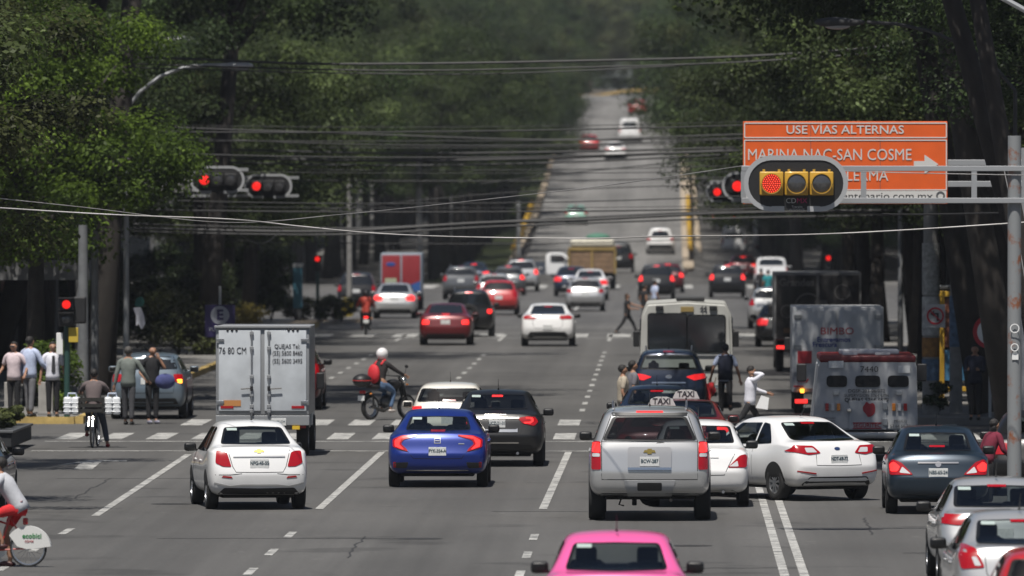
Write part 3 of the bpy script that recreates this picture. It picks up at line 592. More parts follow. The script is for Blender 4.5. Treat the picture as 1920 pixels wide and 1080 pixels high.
suv = car('suv', 'car', 'large silver sport utility vehicle with tall tail lamps and red light over its rear glass', 'suv', *px(1218, 978), sil, near=2, L=5.15, W=2.0, H=1.87, belt=1.24, zb=.40, wrad=.40, tw=.27, wr=.74, cowl=1.25, rake=.30, lit=0, gmat=GLD, mirror=BLK, third=0,
    glass=[(0, 1.725), (.60, 1.715), (.775, 1.325), (0, 1.315)], lamp=[(.80, 1.31), (.945, 1.31), (.945, .85), (.795, .85)], lamp_lit=[(.815, 1.29), (.93, 1.29), (.93, 1.13), (.81, 1.13)], lamp_clear=[(.815, 1.115), (.93, 1.115), (.93, 1.06), (.81, 1.06)],
    seam=[[(0, .69), (.785, .69), (.785, .85), (.79, 1.30), (.62, 1.77)], [(0, 1.305), (.78, 1.305)]], plate=.985, ptext='BCW-287', low=[(0, .46), (.80, .46), (.86, .40), (0, .40)], rims='multi',
    extra=[('plate_housing', paint('silver_trim_paint', (.46, .455, .45), .5), 'rear', rnd([(-.36, 1.215), (.36, 1.215), (.355, .865), (.30, .845), (-.30, .845), (-.355, .865)], .05)), ('chrome_strip', CHR, 'rear', rnd(ribbon([(-.355, .865), (.355, .865)], .04), .015)),
      ('step_pad', BLK, 'rear', rnd([(-.20, .64), (.20, .64), (.20, .515), (-.20, .515)], .02)), ('bumper_pad', mat('bumper_grey', (.36, .365, .37), .5), 'rear', [(-.42, .675), (.42, .675), (.36, .42), (-.36, .42)]),
      ('spoiler', BLK, 'rear', [(-.62, 1.772), (.62, 1.772), (.61, 1.728), (-.61, 1.728)]), ('brake_light', REDB, 'rear', [(-.22, 1.80), (.22, 1.80), (.22, 1.775), (-.22, 1.775)]),
      ('emblem', mat('gold_emblem', (.5, .36, .1), .3, .9), 'rear', [(-.10, 1.125), (-.035, 1.125), (-.035, 1.10), (.035, 1.10), (.035, 1.125), (.10, 1.125), (.08, 1.165), (.035, 1.165), (.035, 1.185), (-.035, 1.185), (-.035, 1.165), (-.08, 1.165)])])
MB().tube([(.06, .07, 1.27), (.16, .06, 1.29), (.62, .10, 1.275)], [.02, .012, .006], 6).put('rear_wiper', BLK, suv)
MB().tube([(-.9, .85, .40), (.9, .85, .40)], .05, 8).ball((0, .85, .38), (.34, .3, .3), 12).tube([(.35, .05, .35), (.35, 1.6, .35)], .03, 8).tube([(-.45, .3, .42), (-.5, .3, .27), (-.42, .3, .25)], .015, 6).box((-.25, .45, .33), (.08, .1, .16), .02).put('rear_axle', UND, suv, smooth=True)
car('sedan', 'car', 'white sedan with pointed red-and-clear lamp half hidden by the silver SUV', 'sedan', *px(1310, 952), wh, near=2, L=4.4, W=1.72, H=1.48, deck=1.0, wr=.70,
    glass=[(0, 1.375), (.54, 1.36), (.62, 1.085), (0, 1.08)], lamp=[(.495, .685), (.70, .885), (.80, .91), (.825, .86), (.81, .685)], lamp_clear=[(.52, .70), (.66, .80), (.68, .70)], seam=[[(0, .55), (.44, .56), (.50, .69), (.62, .92)]], plate=.74, low=[(0, .30), (.6, .30), (.66, .25), (0, .25)], exhaust=.42, mirror=BLK, third=0,
    extra=[('chrome_strip', wh, 'rear', ribbon([(-.34, .875), (.34, .875)], .05))])
car('sedan', 'car', 'white sedan turned left across the double line, big red eye-shaped lamps', 'sedan', 2.95, 176.8, wh, yaw=27, near=2, L=4.32, W=1.72, H=1.47, deck=1.03, wr=.70, rims='multi', tw=.21,
    glass=[(0, 1.36), (.50, 1.345), (.62, 1.055), (0, 1.045)], lamp=[(.33, .84), (.46, .965), (.78, .975), (.86, .87), (.55, .81)], lamp_clear=[(.40, .85), (.47, .93), (.62, .93), (.60, .85)], seam=[[(0, .62), (.44, .63), (.42, .82)]], plate=.735, ptext='NDT-69-77',
    low=[(0, .43), (.56, .43), (.68, .29), (.5, .24), (0, .24)], mirror=BLK, third=1.335, extra=[('bumper_lip', REDL, 'rear', ribbon([(-.78, .53), (-.45, .485)], .022)), ('bumper_lip', REDL, 'rear', ribbon([(.78, .53), (.45, .485)], .022)), ('emblem', mat('oval_emblem', (.02, .04, .12), .3), 'rear', [(.055*math.cos(t*.5236), .915+.026*math.sin(t*.5236)) for t in range(12)])])
vs = car('sedan', 'car', 'dark blue sedan with lit tail lamps on the right, woman beside its door', 'sedan', 4.5, 169.6, stb, near=2, L=4.45, W=1.72, H=1.47, deck=1.0, wr=.70, lit=1, third=1.12,
    glass=[(0, 1.345), (.50, 1.33), (.58, 1.05), (0, 1.045)], lamp=[(.42, .665), (.62, .87), (.76, .92), (.82, .86), (.80, .665)], lamp_lit=[(.64, .80), (.74, .88), (.80, .84), (.79, .72), (.68, .72)], lamp_clear=[(.46, .68), (.60, .80), (.65, .70)], seam=[[(0, .60), (.40, .61), (.45, .70)]], plate=.70, ptext='NBS-65-24', low=[(0, .34), (.6, .34), (.66, .25), (0, .25)], mirror=BLK, extra=[('chrome_strip', CHR, 'rear', ribbon([(-.34, .865), (.34, .865)], .026)), ('emblem', CHR, 'rear', [(.05*math.cos(t*.5236), .84+.05*math.sin(t*.5236)) for t in range(12)])])
car('sedan', 'car', 'silver sedan on the right edge behind the nearer silver sedan, black wheels', 'sedan', 4.58, 139.7, sil, near=2, yaw=1.5, L=4.38, W=1.70, H=1.47, deck=1.0, wr=.69, mirror=BLK,
    glass=[(0, 1.35), (.58, 1.335), (.63, 1.065), (0, 1.06)], lamp=[(.44, .85), (.50, .975), (.84, .98), (.86, .86), (.60, .83)], plate=.72, seam=[[(0, .6), (.42, .6), (.44, .85)]], extra=[('chrome_strip', CHR, 'rear', ribbon([(-.7, .50), (.7, .50)], .015))])
car('sedan', 'car', 'nearest silver sedan at the lower right corner with tall red lamp', 'sedan', 4.42, 125.2, sil, near=2, yaw=2, L=4.3, W=1.70, H=1.48, deck=1.05, wr=.70, mirror=BLK,
    glass=[(0, 1.36), (.54, 1.345), (.60, 1.08), (0, 1.075)], lamp=[(.52, .80), (.62, 1.03), (.76, 1.08), (.83, .95), (.80, .78)], lamp_clear=[(.56, .82), (.62, .93), (.68, .93), (.64, .82)], plate=.82)
car('hatchback', 'car', 'red car barely entering the lower right corner', 'hatch', 4.36, 112.5, rd, near=1, L=4.0, W=1.68, H=1.48, wr=.70, glass=[(0, 1.37), (.54, 1.36), (.64, 1.06), (0, 1.05)])
car('sedan', 'car', 'cream white hatchback between blue sedan and crosswalk, thin red lamps showing', 'hatch', *px(842, 856), paint('cream_paint', (.70, .67, .60)), near=1, L=4.0, W=1.66, H=1.50, wr=.70, lit=1, glass=[(0, 1.38), (.56, 1.37), (.66, 1.10), (0, 1.09)], lamp=[(.55, 1.02), (.78, 1.0), (.80, .90), (.56, .93)], third=1.13)
car('sedan', 'car', 'dark blue sedan ahead of the maroon taxis, its roof showing over them', 'sedan', -.25, 203.5, nv, near=1, L=4.4, W=1.70, H=1.47, wr=.68, mirror=BLK)
car('suv', 'car', 'navy blue sport utility vehicle with roof rails stopped behind the white bus', 'suv', *px(1254, 785), nv, near=1, L=4.3, W=1.78, H=1.63, lit=1, wr=.70, glass=[(0, 1.50), (.57, 1.49), (.70, 1.16), (0, 1.14)], lamp=[(.40, .98), (.60, 1.04), (.84, 1.06), (.86, .95), (.60, .90)], plate=.68, ptext='H-92-12', mirror=BLK,
    extra=[('chrome_strip', CHR, 'rear', ribbon([(-.40, .845), (.40, .845)], .035)), ('emblem', CHR, 'rear', [(.08*math.cos(t*.5236), .985+.045*math.sin(t*.5236)) for t in range(12)])], third=1.57)
def taxi_sign(T, z=1.48, y=2.2):
    o = MB().prism([(-.26, 0), (.26, 0), (.20, .13), (.1, .17), (-.1, .17), (-.20, .13)], -.05, .05).put('roof_sign', mat('sign_white', (.5, .5, .49), .5), T); o.location = (0, y, z)
    text('TAXI', .15, (0, -.055, .085), INK, o, bold=.003); return o
t1 = car('taxi', 'taxi', 'maroon and pink taxi right behind the silver SUV, nearer roof sign', 'sedan', -.14, 184.5, mr, near=1, L=4.2, W=1.68, H=1.45, third=0); taxi_sign(t1, 1.44)
t2 = car('taxi', 'taxi', 'maroon taxi with pale roof sign, farther of the two taxis', 'sedan', .32, 192.3, mr, near=1, L=4.2, W=1.68, H=1.42, lit=2, third=1.15); taxi_sign(t2, 1.41)
car('sedan', 'car', 'glossy black car at the right edge beyond the dark blue sedan', 'sedan', 6.5, 179.5, bk, yaw=-3, near=1, L=4.6, W=1.78, H=1.50, mirror=BLK)
car('sedan', 'car', 'dark car cut by the left edge behind the red-shorts cyclist', 'sedan', px(-92, 968)[0], px(-92, 968)[1], nv, near=1, L=4.3, W=1.7, H=1.47, mirror=BLK)
# --- middle distance
mid = [
 ('sedan', 'dark red sedan with one bright lamp, black jeep ahead of it', 'sedan', 835, 648, mr, 2, dict(L=4.9, W=1.78, H=1.44, lamp=[(.55, .86), (.78, .88), (.80, .72), (.56, .72)], third=1.06)),
 ('sedan', 'white fastback sedan with thin dark red lamps alone in the middle of the junction', 'sedan', 1027, 650, wh, 0, dict(L=4.5, W=1.80, H=1.47, deck=1.08, lamp=[(.38, .98), (.42, 1.05), (.72, 1.06), (.83, 1.0), (.80, .93), (.45, .92)], low=[(0, .52), (.60, .50), (.74, .27), (0, .27)], mirror=BLK, plate=.66)),
 ('suv', 'black boxy jeep with spare wheel on its tailgate', 'suv', 879, 632, bk, 2, dict(L=4.0, W=1.76, H=1.70, rake=.12, lamp=[(.66, 1.0), (.82, 1.0), (.82, .85), (.66, .85)], spare=1)),
 ('hatchback', 'bright red hatchback beside the black jeep', 'hatch', 935, 591, rd, 0, dict(W=1.66, glass=[(0, 1.38), (.52, 1.37), (.62, 1.06), (0, 1.05)], gl=1)),
 ('hatchback', 'silver hatchback hidden behind the bright red hatchback', 'hatch', 926, 574, sil, 0, dict(W=1.64)),
 ('hatchback', 'silver hatchback with white sedan close behind its roof', 'hatch', 1097, 584, sil, 0, dict(W=1.66, lamp=[(.60, .95), (.80, .98), (.83, .82), (.58, .80)])),
 ('sedan', 'white sedan ahead of the silver hatchback, one lamp lit', 'sedan', 1106, 563, wh, 1, dict(W=1.7)),
 ('sedan', 'dark blue sedan left of the white sedan, mostly hidden', 'sedan', 1071, 556, nv, 1, dict(W=1.7)),
 ('sedan', 'pearl white sedan with lit left lamp near the far left kerb', 'sedan', 739, 598, sil, 2, dict(W=1.74, third=0)),
 ('suv', 'grey sport utility vehicle left of the black jeep', 'suv', 864, 562, gry, 0, dict(W=1.74, H=1.60)),
 ('sedan', 'dark sedan with a red lamp at the grey sport utility vehicle', 'sedan', 888, 545, nv, 2, dict(W=1.6)),
 ('suv', 'silver sport utility vehicle with red lamps on both sides of black glass', 'suv', 977, 547, sil, 2, dict(W=1.76, H=1.66)),
 ('hatchback', 'dark grey hatchback low beside the silver sport utility vehicle', 'hatch', 953, 554, gry, 2, dict(W=1.64, H=1.45)),
 ('suv', 'black sport utility vehicle with three red lamps stopped beyond the bus', 'suv', 1231, 562, bk, 2, dict(W=1.76, H=1.66, belt=1.0)),
 ('hatchback', 'dark red car peeking out right of the black sport utility vehicle', 'hatch', 1252, 549, dr, 2, dict(W=1.66)),
 ('suv', 'black sport utility vehicle with high stop lamp in the right lane', 'suv', 1364, 559, bk, 2, dict(W=1.75, H=1.62, rails=0)),
 ('sedan', 'dark maroon sedan beyond the right lane black vehicle', 'sedan', 1393, 527, dr, 2, dict(W=1.7)),
 ('van', 'white minivan with shiny rear glass at the far right lane', 'van', 1446, 545, wh, 0, dict(W=1.75, H=1.75)),
 ('suv', 'silver sport utility vehicle in the shade left of the poster truck', 'suv', 1447, 617, sil, 0, dict(W=1.75, H=1.6)),
 ('sedan', 'dark sedan in the shade tucked left of the poster truck', 'sedan', 1466, 651, bk, 1, dict(W=1.74)),
 ('suv', 'dark red sport utility vehicle hidden by the box truck', 'suv', 532, 770, mr, 0, dict(W=1.8, H=1.66, mirror=BLK)),
 ('hatchback', 'silver blue car with lit amber indicator in the tree shade at left', 'suv', 276, 787, paint('ice_blue_paint', (.12, .155, .19), .3), 0, dict(W=1.78, H=1.56, lamp=[(.60, 1.06), (.80, 1.06), (.82, .88), (.64, .88)], rails=0, amber=1)),  # paint darkened in place of tree shade
 ('sedan', 'dark car parked behind the left traffic motorcycle', 'suv', 668, 585, bk, 0, dict(W=1.7, H=1.7, rails=0)),
]
for nm, lb, kd, x_, y_, pm, lit, kw in mid:
    X, Y = px(x_, y_); k2 = dict(kw); sp_ = k2.pop('spare', 0); am = k2.pop('amber', 0); k2.pop('gl', 0)
    T = car(nm, 'car', lb, kd, X, Y, pm, lit=lit, **k2)
    if sp_: add = MB().lathe([(.22, -.1), (.32, -.09), (.34, 0), (.32, .09), (.22, .1), (.02, .1)], (0, -.10, .86), 'Y', 28).put('spare_wheel', TYR, T, smooth=True)
    if am: MB().box((.74, .06, .90), (.14, .05, .09), .02).put('indicator', AMBL, T)
def carat(nm, lb, kd, x_, d, w, pm, lit=0, yaw=0, cat='car', base=None, **kw):
    X = (x_-VX)*d/F; return car(nm, cat, lb, kd, X, d, pm, lit=lit, yaw=yaw, z=gh(X, d) if base is None else base, W=w, **kw)
carat('taxi', 'pale green taxi with white roof climbing the overpass', 'hatch', 1080, 722, 1.62, gn, cat='taxi')
carat('sedan', 'white car on the overpass between the red car and the white van', 'sedan', 1154, 815, 1.75, wh)
carat('hatchback', 'red car at the left edge of the climbing overpass', 'hatch', 1105, 829, 1.62, rd)
carat('van', 'white van high on the overpass', 'van', 1181, 848, 1.95, wh, cat='van', H=2.05)
carat('hatchback', 'red car at the very top of the overpass', 'hatch', 1195, 930, 1.7, rd)
carat('van', 'white panel van in the right side lane beside the yellow rail', 'van', 1376, 722, 1.9, wh, cat='van', H=2.15, panel=1, base=.3)
carat('suv', 'dark vehicle with red lamps ahead of the white panel van', 'suv', 1358, 800, 1.8, bk, 2, rails=0)
carat('suv', 'second dark vehicle with red lamps farther up the right side lane', 'suv', 1398, 806, 1.8, gry, 2, rails=0)
carat('hatchback', 'bright red hatchback with glinting window on the left side road', 'hatch', 868, 690, 1.55, rd, 0, yaw=12, base=0)
carat('sedan', 'white car parked on the left side road behind the hedge', 'sedan', 872, 860, 1.8, wh, yaw=-14, base=1.2)
carat('sedan', 'silver car glinting on the left side road far behind the hedge', 'sedan', 938, 880, 1.8, sil, yaw=-50, base=1.6)
# ---------------------------------------------------------------- trucks and bus
gal = mat('box_panel', (.47, .50, .53), .45, var=.15, vscale=2.2, bump=.15); galF = mat('box_frame', (.30, .31, .32), .45, .4); wht = mat('truck_white', (.52, .53, .54), .5, var=.16, vscale=2)
YEL = mat('yellow_strip', (.65, .42, .03), .5)
def truck_wheels(T, W_, ys, r=.38, w=.24):
    for y in ys:
        for s in (-1, 1): add_wheel(T, s*(W_/2-w/2), y, r, w, 'multi')
def cab_of(T, W_, y, H, m, zb=.5):
    b = MB().prism([(y, zb), (y, H-.1), (y+.12, H), (y+1.15, H), (y+1.6, H*.62), (y+1.85, H*.55), (y+1.9, zb)], -W_/2, W_/2, 'YZ'); bmesh.ops.bevel(b.b, geom=b.b.edges[:], offset=.05, segments=2, affect='EDGES')
    c = b.put('cab', m, T, angle=30)
    for s in (-1, 1):
        MB().prism([(y+.35, H*.62), (y+.35, H-.22), (y+1.05, H-.22), (y+1.4, H*.64)], s*(W_/2-.01), s*(W_/2+.008), 'YZ').put('side_window', DGL, c)
        MB().box((s*(W_/2+.13), y+1.3, H*.72), (.16, .08, .34), .03).tube([(s*W_/2, y+1.3, H*.6), (s*(W_/2+.13), y+1.3, H*.66)], .015, 6).put('wing_mirror', BLK, c)
    MB().prism([(-W_/2+.12, H*.62), (W_/2-.12, H*.62), (W_/2-.2, H-.15), (-W_/2+.2, H-.15)], y+1.55, y+1.2).put('windscreen', DGL, c)
    return c
def box_truck(label, x, y, W_, H, zf, L, fm, pm, cabm, cabH=2.1, doors=True, r=.38, z=0, lit=1, cat='truck', group='trucks in the traffic'):
    T = thing('box_truck', label, cat, (x, y, z), 0, group)
    b = MB().box((0, L/2, (H+zf)/2), (W_, L, H-zf), .025).put('cargo_box', fm, T, angle=30)
    if doors:
        for s in (-1, 1): MB().box((s*(W_/4-.01), -.018, (H+zf)/2+.0), (W_/2-.10, .04, H-zf-.16), .01).put('rear_door', pm, T, angle=30)
    MB().box((0, L*.5, zf-.16), (.8, L*.96, .2)).box((0, .15, zf-.24), (W_*.9, .12, .12), .01).box((0, L+.5, .6), (.8, 1.6, .2)).put('chassis', UND, T)
    cab_of(T, W_*.92, L+.15, cabH, cabm); truck_wheels(T, W_*.96, (L*.22, L+1.15), r)
    for s in (-1, 1): MB().box((s*(W_/2-.22), .05, zf-.22), (.30, .05, .10), .012).put('tail_lamp', REDB if lit and (s < 0 or lit > 1) else REDL, T)
    return T
X, Y = px(492, 856)
T = box_truck('small white box truck at the crosswalk with phone numbers on its two rear doors', X, Y, 1.90, 2.64, .84, 3.3, galF, gal, wht, 2.0)
MB().box((0, -.005, .73), (1.9, .06, .20), .01).put('rear_sill', galF, T); MB().box((0, -.02, 2.63), (1.96, .08, .05), .01).put('top_trim', galF, T)
bars = []
for bx in (-.22, .13):
    o = MB().tube([(bx, -.07, .82), (bx, -.07, 2.55)], .018, 8).put('locking_bar', STL, T, smooth=True)
    c = MB()
    for z_ in (.92, 1.02, 1.25, 1.62, 2.2, 2.5): c.box((bx, -.065, z_), (.075, .05, .07), .008)
    c.put('bar_clamp', galF, o)
    MB().tube([(bx-.22 if bx < 0 else bx, -.1, 1.37), (bx+.02 if bx < 0 else bx+.26, -.1, 1.385)], .014, 6).box((bx, -.09, 1.38), (.06, .06, .10), .01).put('door_handle', BLK, o)
for s in (-1, 1):
    for z_ in (1.10, 2.36): MB().box((s*.86, -.05, z_), (.16, .03, .06), .006).put('hinge', STL, T)
    MB().box((s*.72, -.045, 1.0), (.26, .012, .05)).put('reflective_strip', REDL, T)
    for k in range(3): MB().ball((s*.62+k*.09-.09, -.045, 2.565), (.055, .03, .055), 8).put('marker_lamp', BLK, T)
MB().box((-.62, -.045, 1.08), (.36, .01, .12)).put('sticker', mat('orange_sticker', (.45, .2, .06), .6), T)
pb = MB().box((.33, -.07, .70), (.30, .015, .15), .004).put('licence_plate', PLT, T); text('76-80-CM', .075, (.33, -.08, .70), PLI, pb, sx=.85)
for k, m_ in enumerate((YEL, BLK, YEL)): MB().box((.36+.16*k-.0, -.05, .585), (.15, .03, .075)).put('bumper_stripe', m_, T)
text('76 80 CM', .19, (-.605, -.045, 2.14), INK, T, sx=.74, bold=.002)
text('QUEJAS Tel:', .125, (.50, -.045, 2.23), INK, T, sx=.80); text('(55) 5600 8460', .13, (.505, -.045, 2.09), INK, T, sx=.76); text('(55) 5600 3495', .13, (.505, -.045, 1.93), INK, T, sx=.76)
# bread truck
BRD = mat('logo_red', (.38, .02, .03), .6); BLL = mat('logo_blue', (.03, .05, .25), .6)
X = (1571-VX)/78; T = box_truck('white bread delivery truck with red lettering between poster truck and armoured truck', X, F/78, 2.2, 2.57, .52, 4.2, wht, wht, wht, 2.2, r=.4)
text('BIMBO', .24, (-.02, -.045, 1.98), BRD, T, bold=.003, sx=1.15); text('Entregamos', .17, (-.1, -.045, 1.78), BLL, T, bold=.003); text('Frescura', .17, (-.32, -.045, 1.66), BLL, T, bold=.003)
MB().box((-.80, -.045, 1.36), (.34, .012, .30), .005).put('red_sign', BRD, T)
for s in (-1, 1):
    for z_ in (2.33, 1.6, .95): MB().box((s*.97, -.05, z_), (.18, .03, .10), .006).put('hinge', galF, T)
for k in range(4): MB().box((-.92+k*.06, -.045, .80), (.03, .01, .10), rot=Matrix.Rotation(R(35), 4, 'Y')).put('hazard_stripe', BRD, T)
MB().box((-.86, -.06, .55), (.09, .03, .09), .01).put('lit_indicator', AMBL, T); MB().box((-.95, -.05, .66), (.24, .02, .04)).put('reflective_strip', BRD, T)
# poster truck
X = (1533-VX)/64; T = box_truck('tall truck with dark rear poster of pale rings, shaded, beyond the bread truck', X, F/64, 2.55, 2.92, .95, 5.5, mat('poster_frame', (.22, .22, .22), .6), mat('poster_black', (.022, .02, .02), .5, var=.3, vscale=1.5), mat('cab_dark_red', (.2, .02, .02), .5), 2.4, r=.45, lit=1)
PAL = mat('poster_pale', (.16, .155, .15), .6)
MB().lathe([(.36, -.006), (.40, -.006), (.40, .006), (.36, .006)], (-.28, -.05, 1.92), 'Y', 36).put('poster_ring', PAL, T); MB().lathe([(.20, -.006), (.23, -.006), (.23, .006), (.20, .006)], (.72, -.05, 2.35), 'Y', 30).put('poster_ring', PAL, T)
MB().lathe([(.16, -.006), (.20, -.006), (.20, .006), (.16, .006)], (-.9, -.05, 1.78), 'Y', 30).put('poster_ring', PAL, T)
text('Grandes', .30, (-.62, -.045, 2.62), PAL, T, bold=.01); MB().box((.1, -.045, 2.0), (.35, .01, .22), .004).put('poster_patch', PAL, T); MB().box((-.75, -.045, 1.22), (.5, .01, .14), .004).put('poster_patch', mat('poster_tan', (.16, .10, .06), .6), T)
# red and blue box truck, far white box truck
X, Y = px(752, 582); T = box_truck('box truck with red and blue rear doors in the far left lane', X, Y, 1.78, 2.48, .75, 3.4, mat('box_grey_blue', (.24, .28, .32), .5), mat('panel_red', (.24, .02, .025), .5, var=.1, vscale=2), wht, 1.95)
b = MB().prism([(-.85, .83), (.83, .83), (.83, 1.28), (.2, 1.02), (-.3, .95), (-.85, .97)], -.055, -.045).put('blue_wave', mat('panel_blue', (.03, .09, .28), .5), T)
MB().ball((-.45, -.045, 2.0), (.42, .02, .18), 20).put('oval_badge', mat('badge_blue', (.02, .06, .25), .5), T); MB().box((-.45, -.05, 1.25), (.5, .01, .3)).put('door_sticker', mat('pale_green_sticker', (.35, .38, .26), .6), T)
d = 725; X = (1444-VX)*d/F; box_truck('white box truck on the right side road, far behind the signal head', X, d, 2.3, 3.1, .9, 5, wht, wht, wht, 2.3, z=.3, lit=0)
# tipper with plank tailgate
X, Y = px(1110, 543); T = thing('tipper_truck', 'yellow tipper truck with wooden plank tailgate and tarpaulin on top', 'truck', (X, Y, 0), 0, 'trucks in the traffic')
yl = mat('tipper_yellow', (.28, .19, .055), .6, var=.2, vscale=2); wd = mat('tailgate_wood', (.20, .125, .07), .8, var=.25, vscale=4)
MB().box((0, 2.4, 1.45), (2.4, 4.8, 1.2), .02).put('tipper_body', mat('tipper_dark', (.12, .09, .05), .7), T)
tg = MB()
for k in range(4): tg.box((0, -.02, 1.02+k*.27), (2.2, .05, .25), .008)
tg.put('tailgate', wd, T)
for xx in (-1.2, 0, 1.2): MB().box((xx, -.05, 1.45), (.10, .10, 1.3), .01).put('tailgate_post', yl, T)
MB().box((0, -.05, 2.1), (2.5, .1, .14), .01).put('top_rail', yl, T)
MB().box((0, 2.2, 2.38), (2.3, 4.2, .45), .18).put('tarpaulin', mat('tarpaulin_cream', (.5, .47, .38), .8, var=.15, vscale=3, bump=.5), T, smooth=True); MB().ball((.3, 1.5, 2.7), (1.3, 1.8, .45), 14).put('green_load', mat('load_green', (.06, .16, .11), .8), T, smooth=True)
MB().box((0, 2.4, .62), (1.0, 5, .3)).box((0, .2, .75), (2.2, .15, .2)).put('chassis', UND, T); cab_of(T, 2.3, 5.0, 2.5, yl, .7); truck_wheels(T, 2.4, (1.3, 6.0), .48, .3)
X, Y = px(1160, 511); car('pickup_truck', 'pickup', 'dark vehicle with white roof just right of the yellow tipper truck', 'suv', X, Y, bk, W=1.9, H=1.85, rails=0)
# crossing pickup
T = thing('pickup_truck', 'white cab pickup with dark bed crossing sideways behind the yellow tipper truck', 'pickup', (-8.75, 555, 0), 0, 'pickups in the traffic')
MB().prism([(0, .55), (0, 1.2), (1.95, 1.2), (1.95, .55)], -.85, .85).put('bed', mat('bed_dark_blue', (.05, .06, .08), .5), T)
b = MB().prism([(2.0, .5), (2.0, 1.6), (2.15, 1.72), (2.9, 1.72), (3.6, 1.18), (4.5, 1.08), (4.75, .95), (4.8, .5)], -.85, .85); bmesh.ops.bevel(b.b, geom=b.b.edges[:], offset=.06, segments=3, affect='EDGES'); b.put('cab', wh, T, angle=40)
MB().prism(rnd([(2.25, 1.2), (2.25, 1.58), (2.85, 1.58), (3.35, 1.2)], .05), -.87, -.86).put('side_window', DGL, T)
for s in (-1, 1):
    for x_ in (.95, 3.9):
        w_ = add_wheel(T, 0, 0, .36, .22, 'plain'); w_.location = (x_, s*.76, .36); w_.rotation_euler = (0, 0, s*PI/2)
MB().box((3.05, -.95, 1.25), (.12, .16, .16), .03).put('wing_mirror', CHR, T)
# pickup on ramp
d = 668; X = (1238-VX)*d/F; T = car('pickup_truck', 'pickup', 'white pickup with camper shell climbing onto the overpass', 'suv', X, d, wh, z=gh(X, d), W=1.86, H=1.78, L=5, rails=0, glass=[(0, 1.58), (.48, 1.57), (.62, 1.15), (0, 1.14)], low=[(0, .68), (.80, .68), (.80, .34), (0, .34)], group='pickups in the traffic')
# armoured truck
X = (1622-VX)/94; T = thing('armoured_truck', 'grey white armoured cash truck with number 7440 and three slit windows', 'truck', (X, F/94, 0), 0, 'trucks in the traffic')
am = mat('armour_grey', (.38, .39, .40), .5, var=.16, vscale=3)
b = MB().prism([(-1.06, .62), (1.05, .62), (1.03, 1.92), (.98, 2.0), (-.86, 2.0), (-.92, 1.92)], 0, 4.2); bmesh.ops.bevel(b.b, geom=b.b.edges[:], offset=.03, segments=2, affect='EDGES'); b.put('body', am, T, angle=30)
MB().box((.05, 2.0, 2.04), (1.92, 4.0, .15), .05).put('roof_band', mat('roof_red', (.14, .012, .014), .45), T, angle=30)
MB().box((.1, 1.6, 2.16), (1.2, 1.2, .1), .03).box((-.3, .3, 2.13), (.3, .2, .06), .01).box((.35, .3, 2.13), (.3, .2, .06), .01).put('roof_vent', wht, T, angle=30)
for x0, x1 in ((-.77, -.36), (-.20, .30), (.45, .87)): MB().prism(rnd([(x0, 1.48), (x1, 1.48), (x1, 1.71), (x0, 1.71)], .08), -.02, .02).put('slit_window', mat('slit_black', (.006, .006, .007), .45, spec=.3), T)
ad = MB().box((.05, -.012, .92), (.74, .03, .58), .01).put('rear_door', am, T)
for z_ in (1.1, .78): MB().box((.40, -.04, z_), (.10, .03, .14), .01).put('hinge', STL, ad)
MB().box((-.32, -.05, 1.02), (.08, .05, .06), .01).put('door_handle', CHR, ad)
rdm = mat('emblem_red', (.30, .02, .03), .6)
MB().prism(rnd([(-.02, 1.12), (.03, 1.2), (.08, 1.14), (.16, 1.17), (.2, 1.10), (.2, .98), (.14, .90), (.05, .88), (.02, .94), (-.04, 1.0), (-.05, 1.08)], .03), -.04, -.028).put('red_emblem', rdm, T)
text('7440', .17, (.08, -.02, 1.83), INK, T, sx=1.1); text('DGSP-203-06/072', .10, (.03, -.02, 1.40), INK, T); text('SUPERVISION 5764-6796', .085, (.03, -.02, 1.31), INK, T); text('QUEJAS 5764-6679', .11, (.03, -.02, 1.22), INK, T, bold=.002)
MB().box((.04, -.03, .765), (.58, .01, .02)).box((.04, -.03, .655), (.58, .01, .02)).put('red_line', rdm, T); text('SEGURITEC', .11, (.04, -.035, .71), rdm, T, bold=.002)
text('MEXICO', .07, (.70, -.02, .80), INK, T); text('57 64 66 70', .085, (.70, -.02, .70), INK, T)
for k in range(4): text('SERVICIO PANAM', .040, (-.75, -.02, .86-.055*k), INK, T)
for k, m_ in enumerate((REDL, CLR, AMB)): MB().box((-.76+.115*k, -.03, 1.08), (.07, .04, .15), .01).put('tail_lamp', m_, T); MB().box((.80-.115*k, -.03, 1.08), (.07, .04, .15), .01).put('tail_lamp', m_, T)
for xx in (-.58, .67): MB().box((xx, -.03, 1.36), (.11, .04, .09), .01).put('side_port', STL, T)
MB().box((-.58, -.03, 1.93), (.30, .015, .14), .004).put('licence_plate', PLT, T); MB().box((.78, -.02, 1.83), (.24, .012, .15), .004).put('notice', PLT, T)
MB().box((0, -.12, .52), (2.2, .22, .13), .02).put('rear_bumper', mat('dull_steel', (.35, .35, .35), .35, .8), T, angle=30)
MB().box((0, 2, .5), (1.2, 4.2, .2)).put('chassis', UND, T); truck_wheels(T, 2.0, (.95, 3.6), .42, .28)
for s in (-1, 1): MB().box((s*1.22, 3.6, 1.7), (.2, .1, .36), .03).put('wing_mirror', BLK, T)
